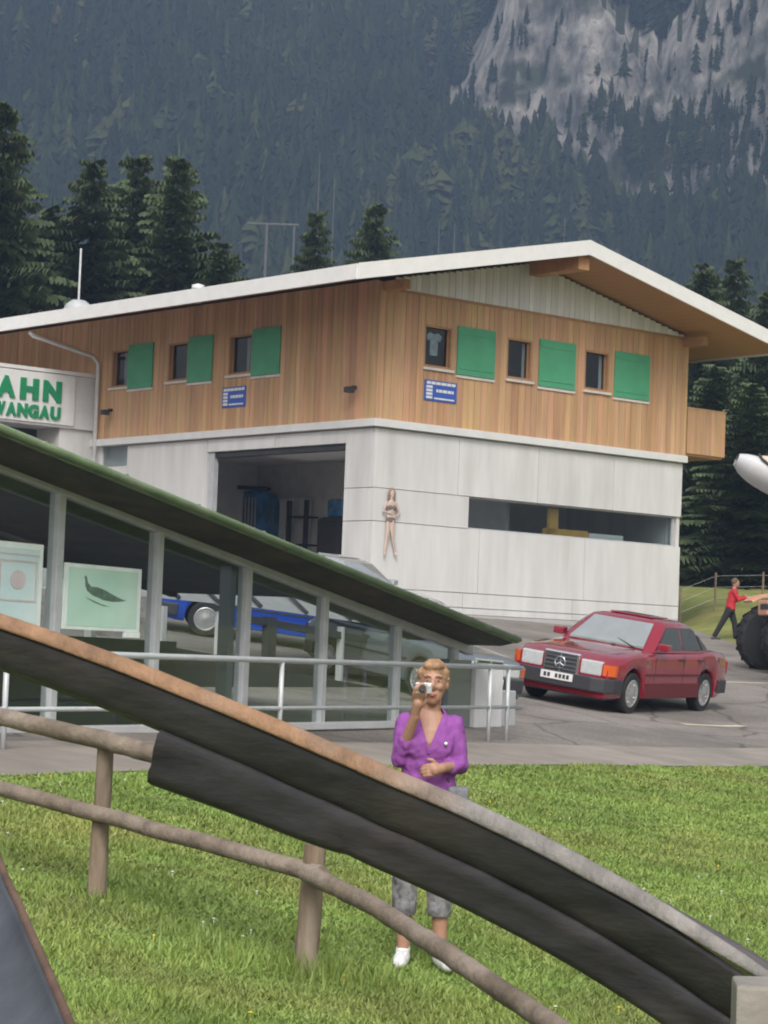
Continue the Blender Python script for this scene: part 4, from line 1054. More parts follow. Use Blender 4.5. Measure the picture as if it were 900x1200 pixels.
    # front
    g_ = MB().box(2.10, 2.185, -.29, .29, .47, .80).build('grille', 'chrome', c, bevel=.02)
    MB().box(2.186, 2.192, -.255, .255, .50, .765).build('grille_recess', 'dark', g_)
    for k in range(4): MB().box(2.193, 2.205, -.255, .255, .535 + .06 * k, .552 + .06 * k).build('grille_slat', 'chrome', g_)
    MB().box(2.193, 2.210, -.012, .012, .50, .765).build('grille_slat', 'chrome', g_)
    rg = MB(); cpt = [(2.215, .085 * math.cos(q * PI / 10), .635 + .085 * math.sin(q * PI / 10)) for q in range(21)]
    rg.tube(cpt, .010, 6)
    for q in (90, 210, 330): rg.tube([(2.215, 0, .635), (2.215, .08 * math.cos(math.radians(q)), .635 + .08 * math.sin(math.radians(q)))], .011, 6)
    rg.build('emblem', 'chrome', g_)
    for s in (-1, 1):
        def yb(a, b_): return (min(s * a, s * b_), max(s * a, s * b_))
        y0, y1 = yb(.31, .665); MB().box(2.05, 2.165, y0, y1, .53, .745).build('headlight', 'lamp_glass', c, bevel=.025)
        y0, y1 = yb(.63, .775); MB().prism([(2.02, s * .685, .55), (2.18, s * .685, .55), (2.15, s * .775, .55), (2.06, s * .835, .55), (2.0, s * .840, .55), (2.0, s * .74, .55)], (0, 0, .16)).build('indicator', 'orange', c)
        y0, y1 = yb(.40, .76); MB().box(-2.235, -2.15, y0, y1, .60, .80).build('tail_light', 'red_cloth', c, bevel=.02)
    def bump(sg, nm):
        P_ = [(sg * 2.255, -.55), (sg * 2.255, .55), (sg * 2.20, .74), (sg * 2.06, .845), (sg * (AXF + .37 if sg > 0 else -AXR + .37), .852), (sg * (AXF + .37 if sg > 0 else -AXR + .37), .80), (sg * 2.0, .78)]
        P_ = P_ + [(x, -y) for x, y in reversed(P_)][0:5]
        P_ = [(sg * 2.255, .55), (sg * 2.20, .74), (sg * 2.06, .845), (sg * 1.78, .852), (sg * 1.78, .79), (sg * 2.0, .75), (sg * 2.0, -.75), (sg * 1.78, -.79), (sg * 1.78, -.852), (sg * 2.06, -.845), (sg * 2.20, -.74), (sg * 2.255, -.55)]
        return MB().prism([(x, y, .30) for x, y in P_], (0, 0, .21)).build(nm, 'bumper', c, bevel=.02)
    fb = bump(1, 'front_bumper'); bump(-1, 'rear_bumper')
    MB().box(1.7, 2.14, -.72, .72, .19, .30).build('valance', 'bumper', fb, bevel=.02)
    pl = MB().box(2.257, 2.27, -.26, .26, .385, .495).build('number_plate', 'plate', c)
    if paint == 'car_red':
        for k, ww in enumerate((.05, .05, .0, .05, .05, .05, .05)):
            if ww: MB().box(2.271, 2.274, -.21 + .062 * k, -.21 + .062 * k + .042, .41, .47).build('plate_character', 'plate_dark', pl)
    wp = MB().tube([(.80, .10, .94), (.72, .25, .975), (.60, .52, 1.03)], .012, 5).tube([(.84, .52, .945), (.62, .05, 1.06)], .010, 5); wp.build('wiper', 'dark', c)
    # wheels
    for ax_, s, steer in ((AXF, 1, .0), (AXF, -1, .0), (AXR, 1, 0), (AXR, -1, 0)):
        Xw = Matrix.Translation((ax_, s * .735, RW)) @ Matrix.Rotation(-s * PI / 2, 4, 'X') @ Matrix.Rotation(0, 4, 'Z')
        ty = MB().lathe([(.20, -.085), (.285, -.09), (.303, -.07), (.305, 0), (.303, .07), (.285, .09), (.20, .085), (.195, .05)], 28, Xw)
        wh = ty.build('wheel', 'tyre', c, smooth=True, auto=.8)
        r_ = MB().lathe([(.205, .06), (.205, .088), (.19, .094), (.17, .078), (.09, .082), (.05, .095), (0, .097)], 28, Xw)
        for k in range(12):
            a = 2 * PI * k / 12; r_.box(.12, .165, -.012, .012, .079, .0935, Xw @ Matrix.Rotation(a, 4, 'Z'))
        r_.build('hub_cap', 'rim', wh, smooth=True, auto=.6)
    return c
def car_matrix(fl, th, dz=0., sc=1.):
    """stand a car on the ground with its front left wheel at fl, heading th (radians, from +X)"""
    f = Vector((math.cos(th), math.sin(th), 0)); l = Vector((-math.sin(th), math.cos(th), 0))
    def gp(p): return Vector((p.x, p.y, gz(p.x, p.y)))
    c0 = fl - f * 1.38 * sc - l * .75 * sc
    pf, pr, plf, prt = gp(c0 + f * 1.38), gp(c0 - f * 1.285), gp(c0 + l * .75), gp(c0 - l * .75)
    ex = (pf - pr).normalized(); ey = (plf - prt).normalized(); ez = ex.cross(ey).normalized(); ey = ez.cross(ex)
    X = Matrix.Identity(4); o = gp(c0)
    for i in range(3): X[i][0] = ex[i]; X[i][1] = ey[i]; X[i][2] = ez[i]; X[i][3] = o[i]
    X[2][3] += dz
    return X @ Matrix.Diagonal((sc, sc, sc, 1))
fl = G(732, 836)
make_car('parked_car', 'dark red saloon car with black bumper parked beside the concrete hall', 'car', car_matrix(fl, math.radians(270 - 31), sc=1.09), 'car_red', 'cars parked round the hall', 'car_red_low')
p = at(597, 800, 36.5); make_car('parked_car', 'dark grey car mostly hidden behind the low end of the shelter', 'car', car_matrix(Vector((1.72, 36.5, 0)), math.radians(-55), sc=.9), 'car_grey', 'cars parked round the hall', glass_front='car_glass')
make_car('parked_car', 'bright blue car seen side on through the shelter glass', 'car', car_matrix(Vector((-.62, 43.6, 0)), math.radians(8)), 'car_blue', 'cars parked round the hall', glass_front='car_glass')
make_car('parked_car', 'pale silver car by the open hall, only its roof above the green shelter roof', 'car', car_matrix(Vector((.72, 50.2, 0)), math.radians(-35)), 'car_silver', 'cars parked round the hall')

# ================================================================== NEAR TREES
def spruce_mesh(seed, h):
    R_ = random.Random(seed); V = []; F = []
    def quad(a, b_, c_, d): o = len(V); V.extend([a, b_, c_, d]); F.append((o, o + 1, o + 2, o + 3))
    z = .04 * h; lev = 0
    while z < h * .985:
        f = z / h; L = (h * .28 * (1 - f) ** .78 + .25) * R_.uniform(.82, 1.15); nb = max(5, int(12 - 5 * f)); ph = R_.random() * 6.3
        for k in range(nb):
            a = ph + 2 * PI * k / nb + R_.uniform(-.25, .25); l = L * R_.uniform(.65, 1.15); d = Vector((math.cos(a), math.sin(a), 0)); s = Vector((-d.y, d.x, 0))
            droop = R_.uniform(.16, .42) * (1 - .75 * f); base = Vector((0, 0, z + R_.uniform(-.2, .2)))
            def pt(t): return base + d * (l * t) + Vector((0, 0, -droop * l * t * t * 1.1 + .10 * l * t))
            nt_ = max(5, int(l / .19))
            for i in range(nt_):
                t0 = (i + .25) / nt_; p = pt(t0); wl = l * .30 * (1 - t0 * .75) + .10
                for sg in (-1, 1):
                    tip = p + s * sg * wl * R_.uniform(.7, 1.2) + d * wl * .55 + Vector((0, 0, -wl * R_.uniform(.25, .75)))
                    wd = .045 + .016 * l
                    quad(tuple(p - d * wd), tuple(p + d * wd + Vector((0, 0, .03))), tuple(tip + d * wd * .5), tuple(tip - d * wd * .6 + Vector((0, 0, -.12))))
            quad(tuple(base - s * .04), tuple(base + s * .04), tuple(pt(1.08) + s * .03), tuple(pt(1.08) - s * .03))
        z += h * .021 * (1.25 - .5 * f) * R_.uniform(.85, 1.15); lev += 1
    for k in range(5): quad((.05, 0, h * .96), (-.05, 0, h * .96), (-.01, 0, h * 1.03), (.01, 0, h * 1.03))
    return np.array(V), np.array(F)
SPR = []
def tree_obj(name, label, proto, x, y, h, rz, sw=1., group=None):
    X = Matrix.Translation((x, y, gz(x, y) - .1)) @ Matrix.Rotation(rz, 4, 'Z') @ Matrix.Diagonal((h * sw, h * sw, h, 1))
    t = bpy.data.objects.new(name, None); COL.objects.link(t); t.matrix_world = X; tag(t, label, 'tree', group)
    for nm, me in proto:
        o = bpy.data.objects.new(nm, me); COL.objects.link(o); o.parent = t
    return t
for sd_ in range(4):
    V, F = spruce_mesh(100 + sd_, 20.); o = pydata('crown', V / 20., F, 'needles'); cm = o.data; bpy.data.objects.remove(o)
    o = MB().tube([(0, 0, -.02), (0, 0, .3), (.002, 0, .6), (0, 0, .97)], [.014, .011, .007, .001], 8).build('trunk', 'bark', None, smooth=True); tm = o.data; bpy.data.objects.remove(o)
    SPR.append([('crown', cm), ('trunk', tm)])
def place_spruce(px, pytop, d, label, v, sw=1.):
    p = at(px, pytop, d); h = p.z - gz(p.x, d); tree_obj('spruce_tree', label, SPR[v], p.x, d, h, v * 1.7 + px, sw * 20. / h if False else sw, 'tall spruces behind the building')
place_spruce(8, 108, 92, 'tallest dark spruce, cut by the left edge above the green letters', 0, .95)
place_spruce(62, 232, 100, 'low dark spruce filling the gap right of the tallest one', 1, 1.2)
place_spruce(112, 176, 97, 'dark spruce standing directly behind the antenna mast', 2, 1.1)
place_spruce(163, 172, 104, 'dark spruce second to the right of the antenna mast', 3, 1.05)
place_spruce(210, 174, 99, 'broad spruce third to the right of the antenna mast', 0, 1.12)
place_spruce(262, 276, 96, 'short spruce behind the white roof vent', 1, 1.15)
place_spruce(372, 236, 118, 'left of the two spruces rising behind the middle of the roof', 2, .8)
place_spruce(441, 228, 124, 'right of the two spruces rising behind the middle of the roof', 3, .9)
place_spruce(826, 300, 112, 'spruce with a blunt top behind the right slope of the roof', 1, 1.0)
place_spruce(862, 292, 120, 'pointed spruce behind the right slope of the roof', 2, .95)
place_spruce(905, 330, 105, 'spruce at the right edge behind the roof corner', 0, 1.1)
place_spruce(838, 420, 93, 'dark low spruce right behind the balcony', 3, 1.5)
place_spruce(882, 440, 88, 'dark low spruce behind the pale raised scoop', 2, 1.6)
place_spruce(-45, 150, 98, 'dark spruce just beyond the left edge', 3, 1.0)
def leafy_mesh(seed, n, flat=1., size=.030):
    R_ = np.random.RandomState(seed); nc = 26
    cc = R_.randn(nc, 3) * (.20, .20, .22) + (0, 0, .58); cc[:, 2] = np.clip(cc[:, 2], .14, .92)
    rr = .09 + .08 * R_.rand(nc)
    k = R_.randint(0, nc, n); u_ = R_.randn(n, 3); u_ /= np.linalg.norm(u_, axis=1)[:, None]
    p = cc[k] + u_ * (rr[k] * (.6 + .4 * R_.rand(n)))[:, None]; p[:, 2] = np.maximum(p[:, 2], .02)
    a = R_.randn(n, 3); a /= np.linalg.norm(a, axis=1)[:, None]; b_ = np.cross(a, u_ + .3 * R_.randn(n, 3)); b_ /= np.linalg.norm(b_, axis=1)[:, None]
    s = size * (.6 + .8 * R_.rand(n))[:, None]
    V = np.stack([p - a * s, p + b_ * s * .7, p + a * s, p - b_ * s * .7], 1).reshape(-1, 3)
    return V, np.arange(n * 4).reshape(-1, 4)
LEAF = []
for sd_, mt_ in ((1, 'leaves'), (2, 'leaves'), (3, 'bush')):
    V, F = leafy_mesh(sd_, 15000, size=.0165); o = pydata('crown', V, F, mt_); cm = o.data; bpy.data.objects.remove(o)
    tb = MB().tube([(0, 0, -.03), (.01, 0, .25), (0, .01, .6)], [.035, .025, .01], 8)
    for k in range(5): a = k * 1.3; tb.tube([(0, 0, .25 + .05 * k), (.15 * math.cos(a), .15 * math.sin(a), .5 + .04 * k)], [.015, .005], 6)
    o = tb.build('trunk', 'bark', None, smooth=True); tm = o.data; bpy.data.objects.remove(o); LEAF.append([('crown', cm), ('trunk', tm)])
for px, top, d, v, sw, lb in ((815, 470, 98, 0, 1.0, 'leafy dark tree between the hall corner and the walking person'), (868, 480, 96, 1, 1.05, 'leafy dark tree behind the walking person in red'), (928, 470, 94, 0, 1.0, 'leafy dark tree behind the tractor at the right edge'),
                              (806, 636, 93, 2, 1.7, 'low pale green bush beside the hall corner'), (850, 632, 92, 2, 1.5, 'low pale green bush behind the walking person'), (893, 636, 91, 2, 1.6, 'low green bush behind the tractor')):
    p = at(px, top, d); h = p.z - mz(p.x, d); t_ = tree_obj('leafy_tree' if v < 2 else 'bush', lb, LEAF[v], p.x, d, h, px, sw, 'greenery beside the hall'); t_.location.z = mz(p.x, d) - .1
# lift pylon and bare stems at the foot of the mountain
p = at(313, 262, 430); g_ = gz(p.x, 430)
o = thing('lift_pylon', 'pale pylon with a level crossbar among trees above the long eave', 'pylon', Vector((p.x, 430, g_)))
MB().tube([(p.x, 430, g_), (p.x, 430, p.z)], .26, 10).build('mast', 'pale_bark', o, world=True)
q0, q1 = at(290, 262, 430), at(350, 264, 430); MB().tube([q0, q1], .24, 8).build('crossbar', 'pale_bark', o, world=True)
MB().tube([at(345, 264, 430), Vector((at(345, 264, 430).x, 430, g_))], .2, 8).build('mast', 'pale_bark', o, world=True)
for px, pt_, d, lb in ((375, 178, 445, 'bare pale stem left of the two middle spruces'), (392, 208, 445, 'bare pale stem between the two middle spruces'), (662, 255, 445, 'bare pale stem standing behind the roof ridge'), (515, 258, 445, 'bare pale stem left of a pair behind the roof'), (533, 262, 445, 'bare pale stem right of a pair behind the roof')):
    p = at(px, pt_, d); o = MB().tube([(p.x, d, gz(p.x, d)), (p.x + .2, d, p.z * .5), (p.x, d, p.z)], [.24, .2, .08], 6); o = o.build('bare_tree', 'pale_bark', None); tag(o, lb, 'tree', 'bare stems at the mountain foot')

# ================================================================== PEOPLE
def organic(mb, voxel, material, name, parent, it=6, cut=None, bump=0., planes=()):
    me = bpy.data.meshes.new('tmp'); me.from_pydata(mb.v, [], mb.f); me.validate()
    bm = bmesh.new(); bm.from_mesh(me); bmesh.ops.recalc_face_normals(bm, faces=bm.faces); bm.to_mesh(me); bm.free()
    o = bpy.data.objects.new('tmp', me); COL.objects.link(o)
    r = o.modifiers.new('r', 'REMESH'); r.mode = 'VOXEL'; r.voxel_size = voxel
    s = o.modifiers.new('s', 'SMOOTH'); s.factor = .5; s.iterations = it
    bpy.context.view_layer.update()
    m2 = bpy.data.meshes.new_from_object(o.evaluated_get(bpy.context.evaluated_depsgraph_get()))
    bpy.data.objects.remove(o); bpy.data.meshes.remove(me)
    m2.name = name
    if bump:
        for v in m2.vertices: v.co = v.co + v.normal * bump * noise.fractal(v.co * 16, .8, 2., 3)
    if cut:
        bm = bmesh.new(); bm.from_mesh(m2)
        for co, no in planes: bmesh.ops.bisect_plane(bm, geom=bm.verts[:] + bm.edges[:] + bm.faces[:], plane_co=co, plane_no=no)
        bmesh.ops.delete(bm, geom=[f for f in bm.faces if cut(f.calc_center_median())], context='FACES'); bm.to_mesh(m2); bm.free()
    m2.materials.clear()
    return link(name, m2, material, parent, True)
def limb(mb, pts, rad, n=14):
    mb.tube(pts, rad, n)
    for p, r in zip(pts, rad): mb.ball(p, r * .99, 14, 10)
def etube(mb, secs, n=20):                       # secs: (x, y, z, rx, ry)
    rows = [[(x + rx * math.cos(2 * PI * k / n), y + ry * math.sin(2 * PI * k / n), z) for k in range(n)] for x, y, z, rx, ry in secs]
    mb.grid(rows, True); o = len(mb.v) - n * len(secs); mb.f.append(tuple(range(o + n - 1, o - 1, -1))); mb.f.append(tuple(range(len(mb.v) - n, len(mb.v))))

# --- the woman with the camera
wf = (G(470, 1131) + G(516, 1136)) / 2
wp = Vector((wf.x + .0, wf.y, gz(wf.x, wf.y)))
wom = thing('person', 'woman in purple cardigan and checked capris photographing with a small silver camera', 'person', Matrix.Translation(wp) @ Matrix.Rotation(math.radians(-3), 4, 'Z') @ Matrix.Diagonal((.93, .95, 1, 1)))
HX = .012
b_ = MB()
etube(b_, [(0, .01, .80, .15, .105), (0, .01, .90, .16, .115), (0, .01, 1.0, .135, .10), (0, .01, 1.10, .13, .10), (0, .005, 1.20, .145, .112), (0, .01, 1.27, .148, .10), (0, .015, 1.33, .105, .075), (0, .02, 1.38, .055, .052)])
etube(b_, [(HX * .5, .02, 1.33, .058, .056), (HX * .6, .015, 1.40, .052, .054), (HX, .01, 1.47, .052, .056)])
b_.ball((HX, 0, 1.565), (.078, .095, .108), 20, 14); b_.ball((HX, -.030, 1.492), (.056, .062, .058), 16, 12); b_.ball((HX, -.040, 1.465), (.036, .045, .036), 14, 10)
limb(b_, [(HX, -.092, 1.575), (HX, -.108, 1.540), (HX, -.100, 1.528)], [.010, .015, .014]); b_.ball((HX - .014, -.094, 1.530), .010); b_.ball((HX + .014, -.094, 1.530), .010)
for s in (-1, 1):
    b_.ball((HX + s * .030, -.082, 1.590), (.026, .016, .010)); b_.ball((HX + s * .036, -.070, 1.535), (.024, .020, .022)); b_.ball((HX + s * .080, .005, 1.55), (.012, .022, .034))
b_.ball((HX, -.090, 1.492), (.024, .012, .009))
legL = [(-.085, 0, .86), (-.110, -.015, .47), (-.105, .012, .34), (-.108, .02, .09)]; legR = [(.080, 0, .86), (.088, -.015, .47), (.098, .012, .34), (.105, .02, .09)]
for lg in (legL, legR): limb(b_, lg, [.082, .055, .053, .036])
for lg, dx in ((legL, -.01), (legR, .04)): limb(b_, [(lg[3][0], .03, .05), (lg[3][0] + dx, -.12, .035)], [.036, .03])
armL = [(-.142, .01, 1.300), (-.165, -.06, 1.11), (-.080, -.205, 1.345)]; armR = [(.142, .01, 1.300), (.185, -.01, 1.085), (.085, -.185, 1.075)]
limb(b_, armL, [.042, .038, .027]); limb(b_, armR, [.042, .038, .027])
# hands: palm, four fingers, thumb
limb(b_, [(-.080, -.212, 1.36), (-.065, -.235, 1.415)], [.026, .032])
for k, (dx, l) in enumerate(((-.026, .9), (-.008, 1.), (.010, .97), (.026, .8))):
    limb(b_, [(-.065 + dx, -.245, 1.43), (-.062 + dx * 1.1, -.275, 1.43 + .035 * l), (-.052 + dx * 1.1, -.292, 1.43 + .070 * l), (-.045 + dx, -.285, 1.43 + .090 * l)], [.0105, .010, .009, .008], 10)
limb(b_, [(-.045, -.225, 1.40), (-.015, -.235, 1.43), (-.004, -.245, 1.465)], [.014, .011, .009], 10)
limb(b_, [(.085, -.195, 1.073), (.045, -.215, 1.065)], [.026, .034])
for k, (dz, l) in enumerate(((.026, .9), (.009, 1.), (-.009, .95), (-.026, .8))):
    limb(b_, [(.035, -.222, 1.065 + dz), (.035 - .035 * l, -.232, 1.062 + dz), (.035 - .062 * l, -.222, 1.055 + dz), (.035 - .072 * l, -.200, 1.05 + dz)], [.0105, .010, .009, .008], 10)
limb(b_, [(.055, -.205, 1.09), (.030, -.225, 1.115), (.006, -.232, 1.12)], [.013, .011, .009], 10)
DN = .032                                       # head sits this much lower on the neck
def dn(mb): mb.v = [(x, y, z - DN) for x, y, z in mb.v]; return mb
b_.v = [(x, y, z - DN) if z > 1.42 and y > -.17 else (x, y, z) for x, y, z in b_.v]
body = organic(b_, .0045, 'skin', 'body', wom, 3)
# cardigan
c_ = MB()
etube(c_, [(0, .01, .84, .182, .135), (0, .01, .92, .180, .132), (0, .01, 1.0, .160, .120), (0, .006, 1.10, .156, .122), (0, -.004, 1.19, .168, .138), (0, .006, 1.27, .160, .116), (0, .015, 1.335, .118, .088), (0, .02, 1.395, .070, .066)])
c_.ball((-.070, -.085, 1.185), (.07, .05, .065)); c_.ball((.070, -.085, 1.185), (.07, .05, .065))
wr = Vector(armL[1]).lerp(Vector(armL[2]), .38); limb(c_, [armL[0], Vector(armL[0]).lerp(Vector(armL[1]), .5), armL[1], wr], [.058, .055, .052, .045])
wr = Vector(armR[1]).lerp(Vector(armR[2]), .45); limb(c_, [armR[0], Vector(armR[0]).lerp(Vector(armR[1]), .5), armR[1], wr], [.058, .055, .052, .045])
def vcut(p):
    if p.z > 1.385 and abs(p.x) < .10: return True
    return p.y < -.02 and p.z > 1.175 and abs(p.x - .005) < (p.z - 1.175) * .40
cl = organic(c_, .009, 'purple', 'cardigan', wom, 4, vcut, .011, [((.005, 0, 1.175), (1, 0, -.40)), ((.005, 0, 1.175), (1, 0, .40)), ((0, 0, 1.385), (0, 0, 1))])
bt = MB()
for z in (1.15, 1.08, 1.01): bt.ball((.006, -.131, z), .008)
bt.build('button', 'purple', cl)
MB().ball((.10, -.135, 1.20), (.012, .006, .012)).build('brooch', 'chrome', cl)
# trousers
t_ = MB()
etube(t_, [(0, .01, .78, .170, .128), (0, .01, .88, .176, .130), (0, .01, .93, .160, .120)])
for lg in (legL, legR):
    k = Vector(lg[1]); e_ = Vector(lg[1]).lerp(Vector(lg[3]), .42); limb(t_, [lg[0], k, e_], [.100, .077, .072])
organic(t_, .010, 'plaid', 'capri_trousers', wom, 4, lambda p: p.z < .275, .004, [((0, 0, .275), (0, 0, 1))])
# hair
h_ = MB(); h_.ball((HX, .012, 1.588), (.085, .100, .098), 24, 18); h_.ball((HX, .045, 1.53), (.076, .070, .080), 20, 14); h_.ball((HX, -.045, 1.645), (.064, .052, .032), 16, 12)
for s in (-1, 1): limb(h_, [(HX + s * .074, -.030, 1.615), (HX + s * .080, -.012, 1.575)], [.018, .011])
R_ = random.Random(4)
for k in range(110):
    a = R_.uniform(0, 2 * PI); e_ = R_.uniform(-.1, 1.3); d = Vector((math.cos(a) * math.cos(e_), math.sin(a) * math.cos(e_), math.sin(e_)))
    if d.y < -.45 and d.z < .55: continue
    p = Vector((HX, .012, 1.59)) + Vector((d.x * .09, d.y * .10, d.z * .102)); limb(h_, [p - d * .012, p + d * R_.uniform(.0, .012) + Vector((R_.uniform(-.012, .012), -.006, -.028))], [.011, .004], 8)
organic(dn(h_), .0048, 'hair', 'hair', wom, 1, None, .003)
for s in (-1, 1):
    e_ = MB().ball((HX + s * .032, -.0835, 1.567), (.0115, .007, .0055)); e_ = dn(e_).build('eye', 'skin_pale', wom, smooth=True)
    dn(MB().ball((HX + s * .032, -.0895, 1.567), (.0062, .003, .0050))).build('iris', 'dark', e_, smooth=True)
    dn(MB().tube([(HX + s * .014, -.096, 1.586), (HX + s * .034, -.096, 1.591), (HX + s * .052, -.085, 1.585)], .0032, 6)).build('eyebrow', 'hair_brown', wom)
mat('lips', (.40, .10, .09), .45)
dn(MB().ball((HX, -.099, 1.494), (.021, .006, .0045)).ball((HX, -.098, 1.487), (.017, .006, .005))).build('lips', 'lips', wom, smooth=True)
for lg, dx in ((legL, -.012), (legR, .055)):
    x, q = lg[3][0], MB()
    limb(q, [(x, .055, .045), (x + dx * .5, -.06, .042), (x + dx, -.155, .036)], [.044, .047, .040]); q.ball((x, .035, .085), (.044, .055, .05)); 
    sh_ = organic(q, .008, 'shoe', 'shoe', wom, 3, lambda p: p.z < -.004)
    ln = MB()
    for k in range(4): ln.tube([(x + dx * .5 - .03, -.03 - .028 * k, .088 - .006 * k), (x + dx * .5 + .03, -.03 - .028 * k, .088 - .006 * k)], .005, 5)
    ln.build('lace', 'grey_white', sh_)
mat('bag_grey', (.16, .16, .18), .8, var=.3, scale=20)
bg_ = thing('shoulder_bag', 'small grey bag at the hip of the woman in purple', 'bag', wom.matrix_world @ Matrix.Translation((.185, -.06, .93)))
MB().box(-.065, .055, -.045, .045, -.10, .045).build('pouch', 'bag_grey', bg_, bevel=.02); MB().box(.0, .05, -.051, -.046, -.06, -.03).build('pocket', 'white', bg_)
MB().tube([(-.06, 0, .06), (-.10, -.02, .14), (-.12, .0, .20)], .008, 6).build('strap', 'dark', bg_)
cm = thing('compact_camera', 'small silver compact camera held up in front of the woman\'s face', 'camera', wom.matrix_world @ Matrix.Translation((-.035, -.272, 1.495)) @ Matrix.Rotation(math.radians(8), 4, 'Z'))
MB().box(-.048, .048, -.012, .012, -.029, .029).build('body', 'camera_grey', cm, bevel=.005)
MB().lathe([(.022, 0), (.022, .012), (.018, .013), (.018, .024), (.014, .025), (0, .022)], 18, Matrix.Translation((-.008, -.012, -.002)) @ Matrix.Rotation(PI / 2, 4, 'X')).build('lens', 'dark', cm, smooth=True, auto=.6)
MB().box(.022, .040, -.0145, -.012, .012, .022).build('flash', 'white', cm)

# --- the walker in red beyond the car
f_a, f_b = G(846, 748), G(874, 752); mp_ = (f_a + f_b) / 2
wk = thing('person', 'striding person in red jacket and black trousers beside the tractor', 'person', Matrix.Translation((mp_.x - .22, mp_.y, min(gz(f_a.x, f_a.y), gz(f_b.x, f_b.y)))))
b_ = MB()
etube(b_, [(.10, 0, .80, .12, .15), (.12, 0, .95, .10, .13), (.15, 0, 1.1, .11, .15), (.18, 0, 1.26, .10, .16), (.19, 0, 1.33, .06, .08)])
limb(b_, [(.19, 0, 1.32), (.21, 0, 1.40)], [.05, .05]); b_.ball((.225, 0, 1.49), (.095, .078, .115)); b_.ball((.315, 0, 1.475), (.018, .014, .02)); b_.ball((.285, 0, 1.425), (.035, .035, .03))
lgA = [(.08, -.07, .82), (-.10, -.07, .47), (-.30, -.06, .09)]; lgB = [(.12, .08, .82), (.24, .08, .46), (.28, .08, .07)]
for lg in (lgA, lgB): limb(b_, lg, [.085, .06, .042])
limb(b_, [(.17, -.17, 1.26), (.28, -.19, 1.05), (.46, -.14, 1.12)], [.05, .042, .03]); limb(b_, [(.17, .17, 1.26), (.30, .19, 1.06), (.48, .14, 1.16)], [.05, .042, .03])
for y, z in ((-.14, 1.12), (.14, 1.16)):
    limb(b_, [(.46, y, z), (.53, y, z + .01)], [.03, .034])
    for k in range(4): limb(b_, [(.55, y - .024 + .016 * k, z + .015), (.60, y - .024 + .016 * k, z + .01), (.62, y - .024 + .016 * k, z - .02)], [.009, .009, .008], 8)
    limb(b_, [(.50, y * .85, z + .02), (.54, y * .72, z + .03)], [.012, .01], 8)
organic(b_, .011, 'skin', 'body', wk, 3)
j_ = MB(); etube(j_, [(.10, 0, .80, .14, .17), (.12, 0, .95, .125, .155), (.15, 0, 1.1, .13, .17), (.18, 0, 1.26, .12, .18), (.19, 0, 1.34, .07, .09)])
for s, e_ in ((-1, (.45, -.142, 1.117)), (1, (.47, .142, 1.155))): limb(j_, [(.17, s * .17, 1.26), (.29, s * .19, 1.055), e_], [.066, .058, .045])
organic(j_, .013, 'red_cloth', 'jacket', wk, 4, None, .006)
t_ = MB(); etube(t_, [(.10, 0, .74, .13, .165), (.10, 0, .86, .13, .16)])
for lg in (lgA, lgB): limb(t_, [lg[0], lg[1], Vector(lg[1]).lerp(Vector(lg[2]), .9)], [.10, .075, .062])
organic(t_, .013, 'black_cloth', 'trousers', wk, 3)
h_ = MB().ball((.205, 0, 1.525), (.10, .088, .10)); organic(h_, .012, 'hair_brown', 'hair', wk, 2, lambda p: p.x > .265 and p.z < 1.55)
for lg in (lgA, lgB):
    q = MB(); limb(q, [(lg[2][0] - .03, lg[2][1], lg[2][2] - .03), (lg[2][0] + .14, lg[2][1], lg[2][2] - .045)], [.045, .038]); organic(q, .012, 'dark', 'shoe', wk, 2)

# --- life-size bikini figure on the concrete wall
mat('faded_brown', (.16, .12, .11), .8); mat('faded_hair', (.25, .17, .13), .8)
fg = thing('display_figure', 'life-size female figure in a dark bikini fixed to the concrete wall', 'display figure', BX @ Matrix.Translation((.54, -.075, 1.33)) @ Matrix.Diagonal((1, .45, 1, 1)))
b_ = MB()
etube(b_, [(0, 0, .86, .14, .09), (0, 0, .94, .13, .085), (.01, 0, 1.05, .10, .07), (.01, 0, 1.16, .12, .085), (.01, 0, 1.26, .14, .08), (.01, 0, 1.34, .12, .06), (.01, 0, 1.38, .05, .045)])
limb(b_, [(.01, 0, 1.36), (.015, 0, 1.46)], [.045, .045]); b_.ball((.02, -.01, 1.56), (.072, .085, .105)); b_.ball((.02, -.085, 1.545), (.012, .014, .018)); b_.ball((.02, -.03, 1.49), (.05, .05, .045))
limb(b_, [(-.06, 0, .86), (-.09, -.02, .48), (-.15, 0, .08)], [.078, .052, .034]); limb(b_, [(.05, -.02, .86), (.07, -.05, .48), (.19, .0, .10)], [.078, .052, .034])
limb(b_, [(-.15, 0, .06), (-.17, -.10, .02)], [.034, .028]); limb(b_, [(.19, 0, .08), (.21, -.10, .04)], [.034, .028])
limb(b_, [(-.14, 0, 1.30), (-.25, -.02, 1.10), (-.06, -.10, 1.06)], [.042, .036, .026]); limb(b_, [(.16, 0, 1.30), (.28, .0, 1.08), (.15, -.04, .98)], [.042, .036, .026])
for x0, z0, sg in ((-.06, 1.06, 1), (.15, .98, -1)):
    for k in range(4): limb(b_, [(x0, -.10 if sg > 0 else -.04, z0 + .012 * (k - 1.5)), (x0 + sg * .07, -.105 if sg > 0 else -.06, z0 - .01 + .018 * (k - 1.5))], [.016, .010], 8)
    limb(b_, [(x0, -.10 if sg > 0 else -.05, z0 + .02), (x0 + sg * .03, -.10, z0 + .06)], [.013, .010], 8)
organic(b_, .012, 'skin_pale', 'body', fg, 3)
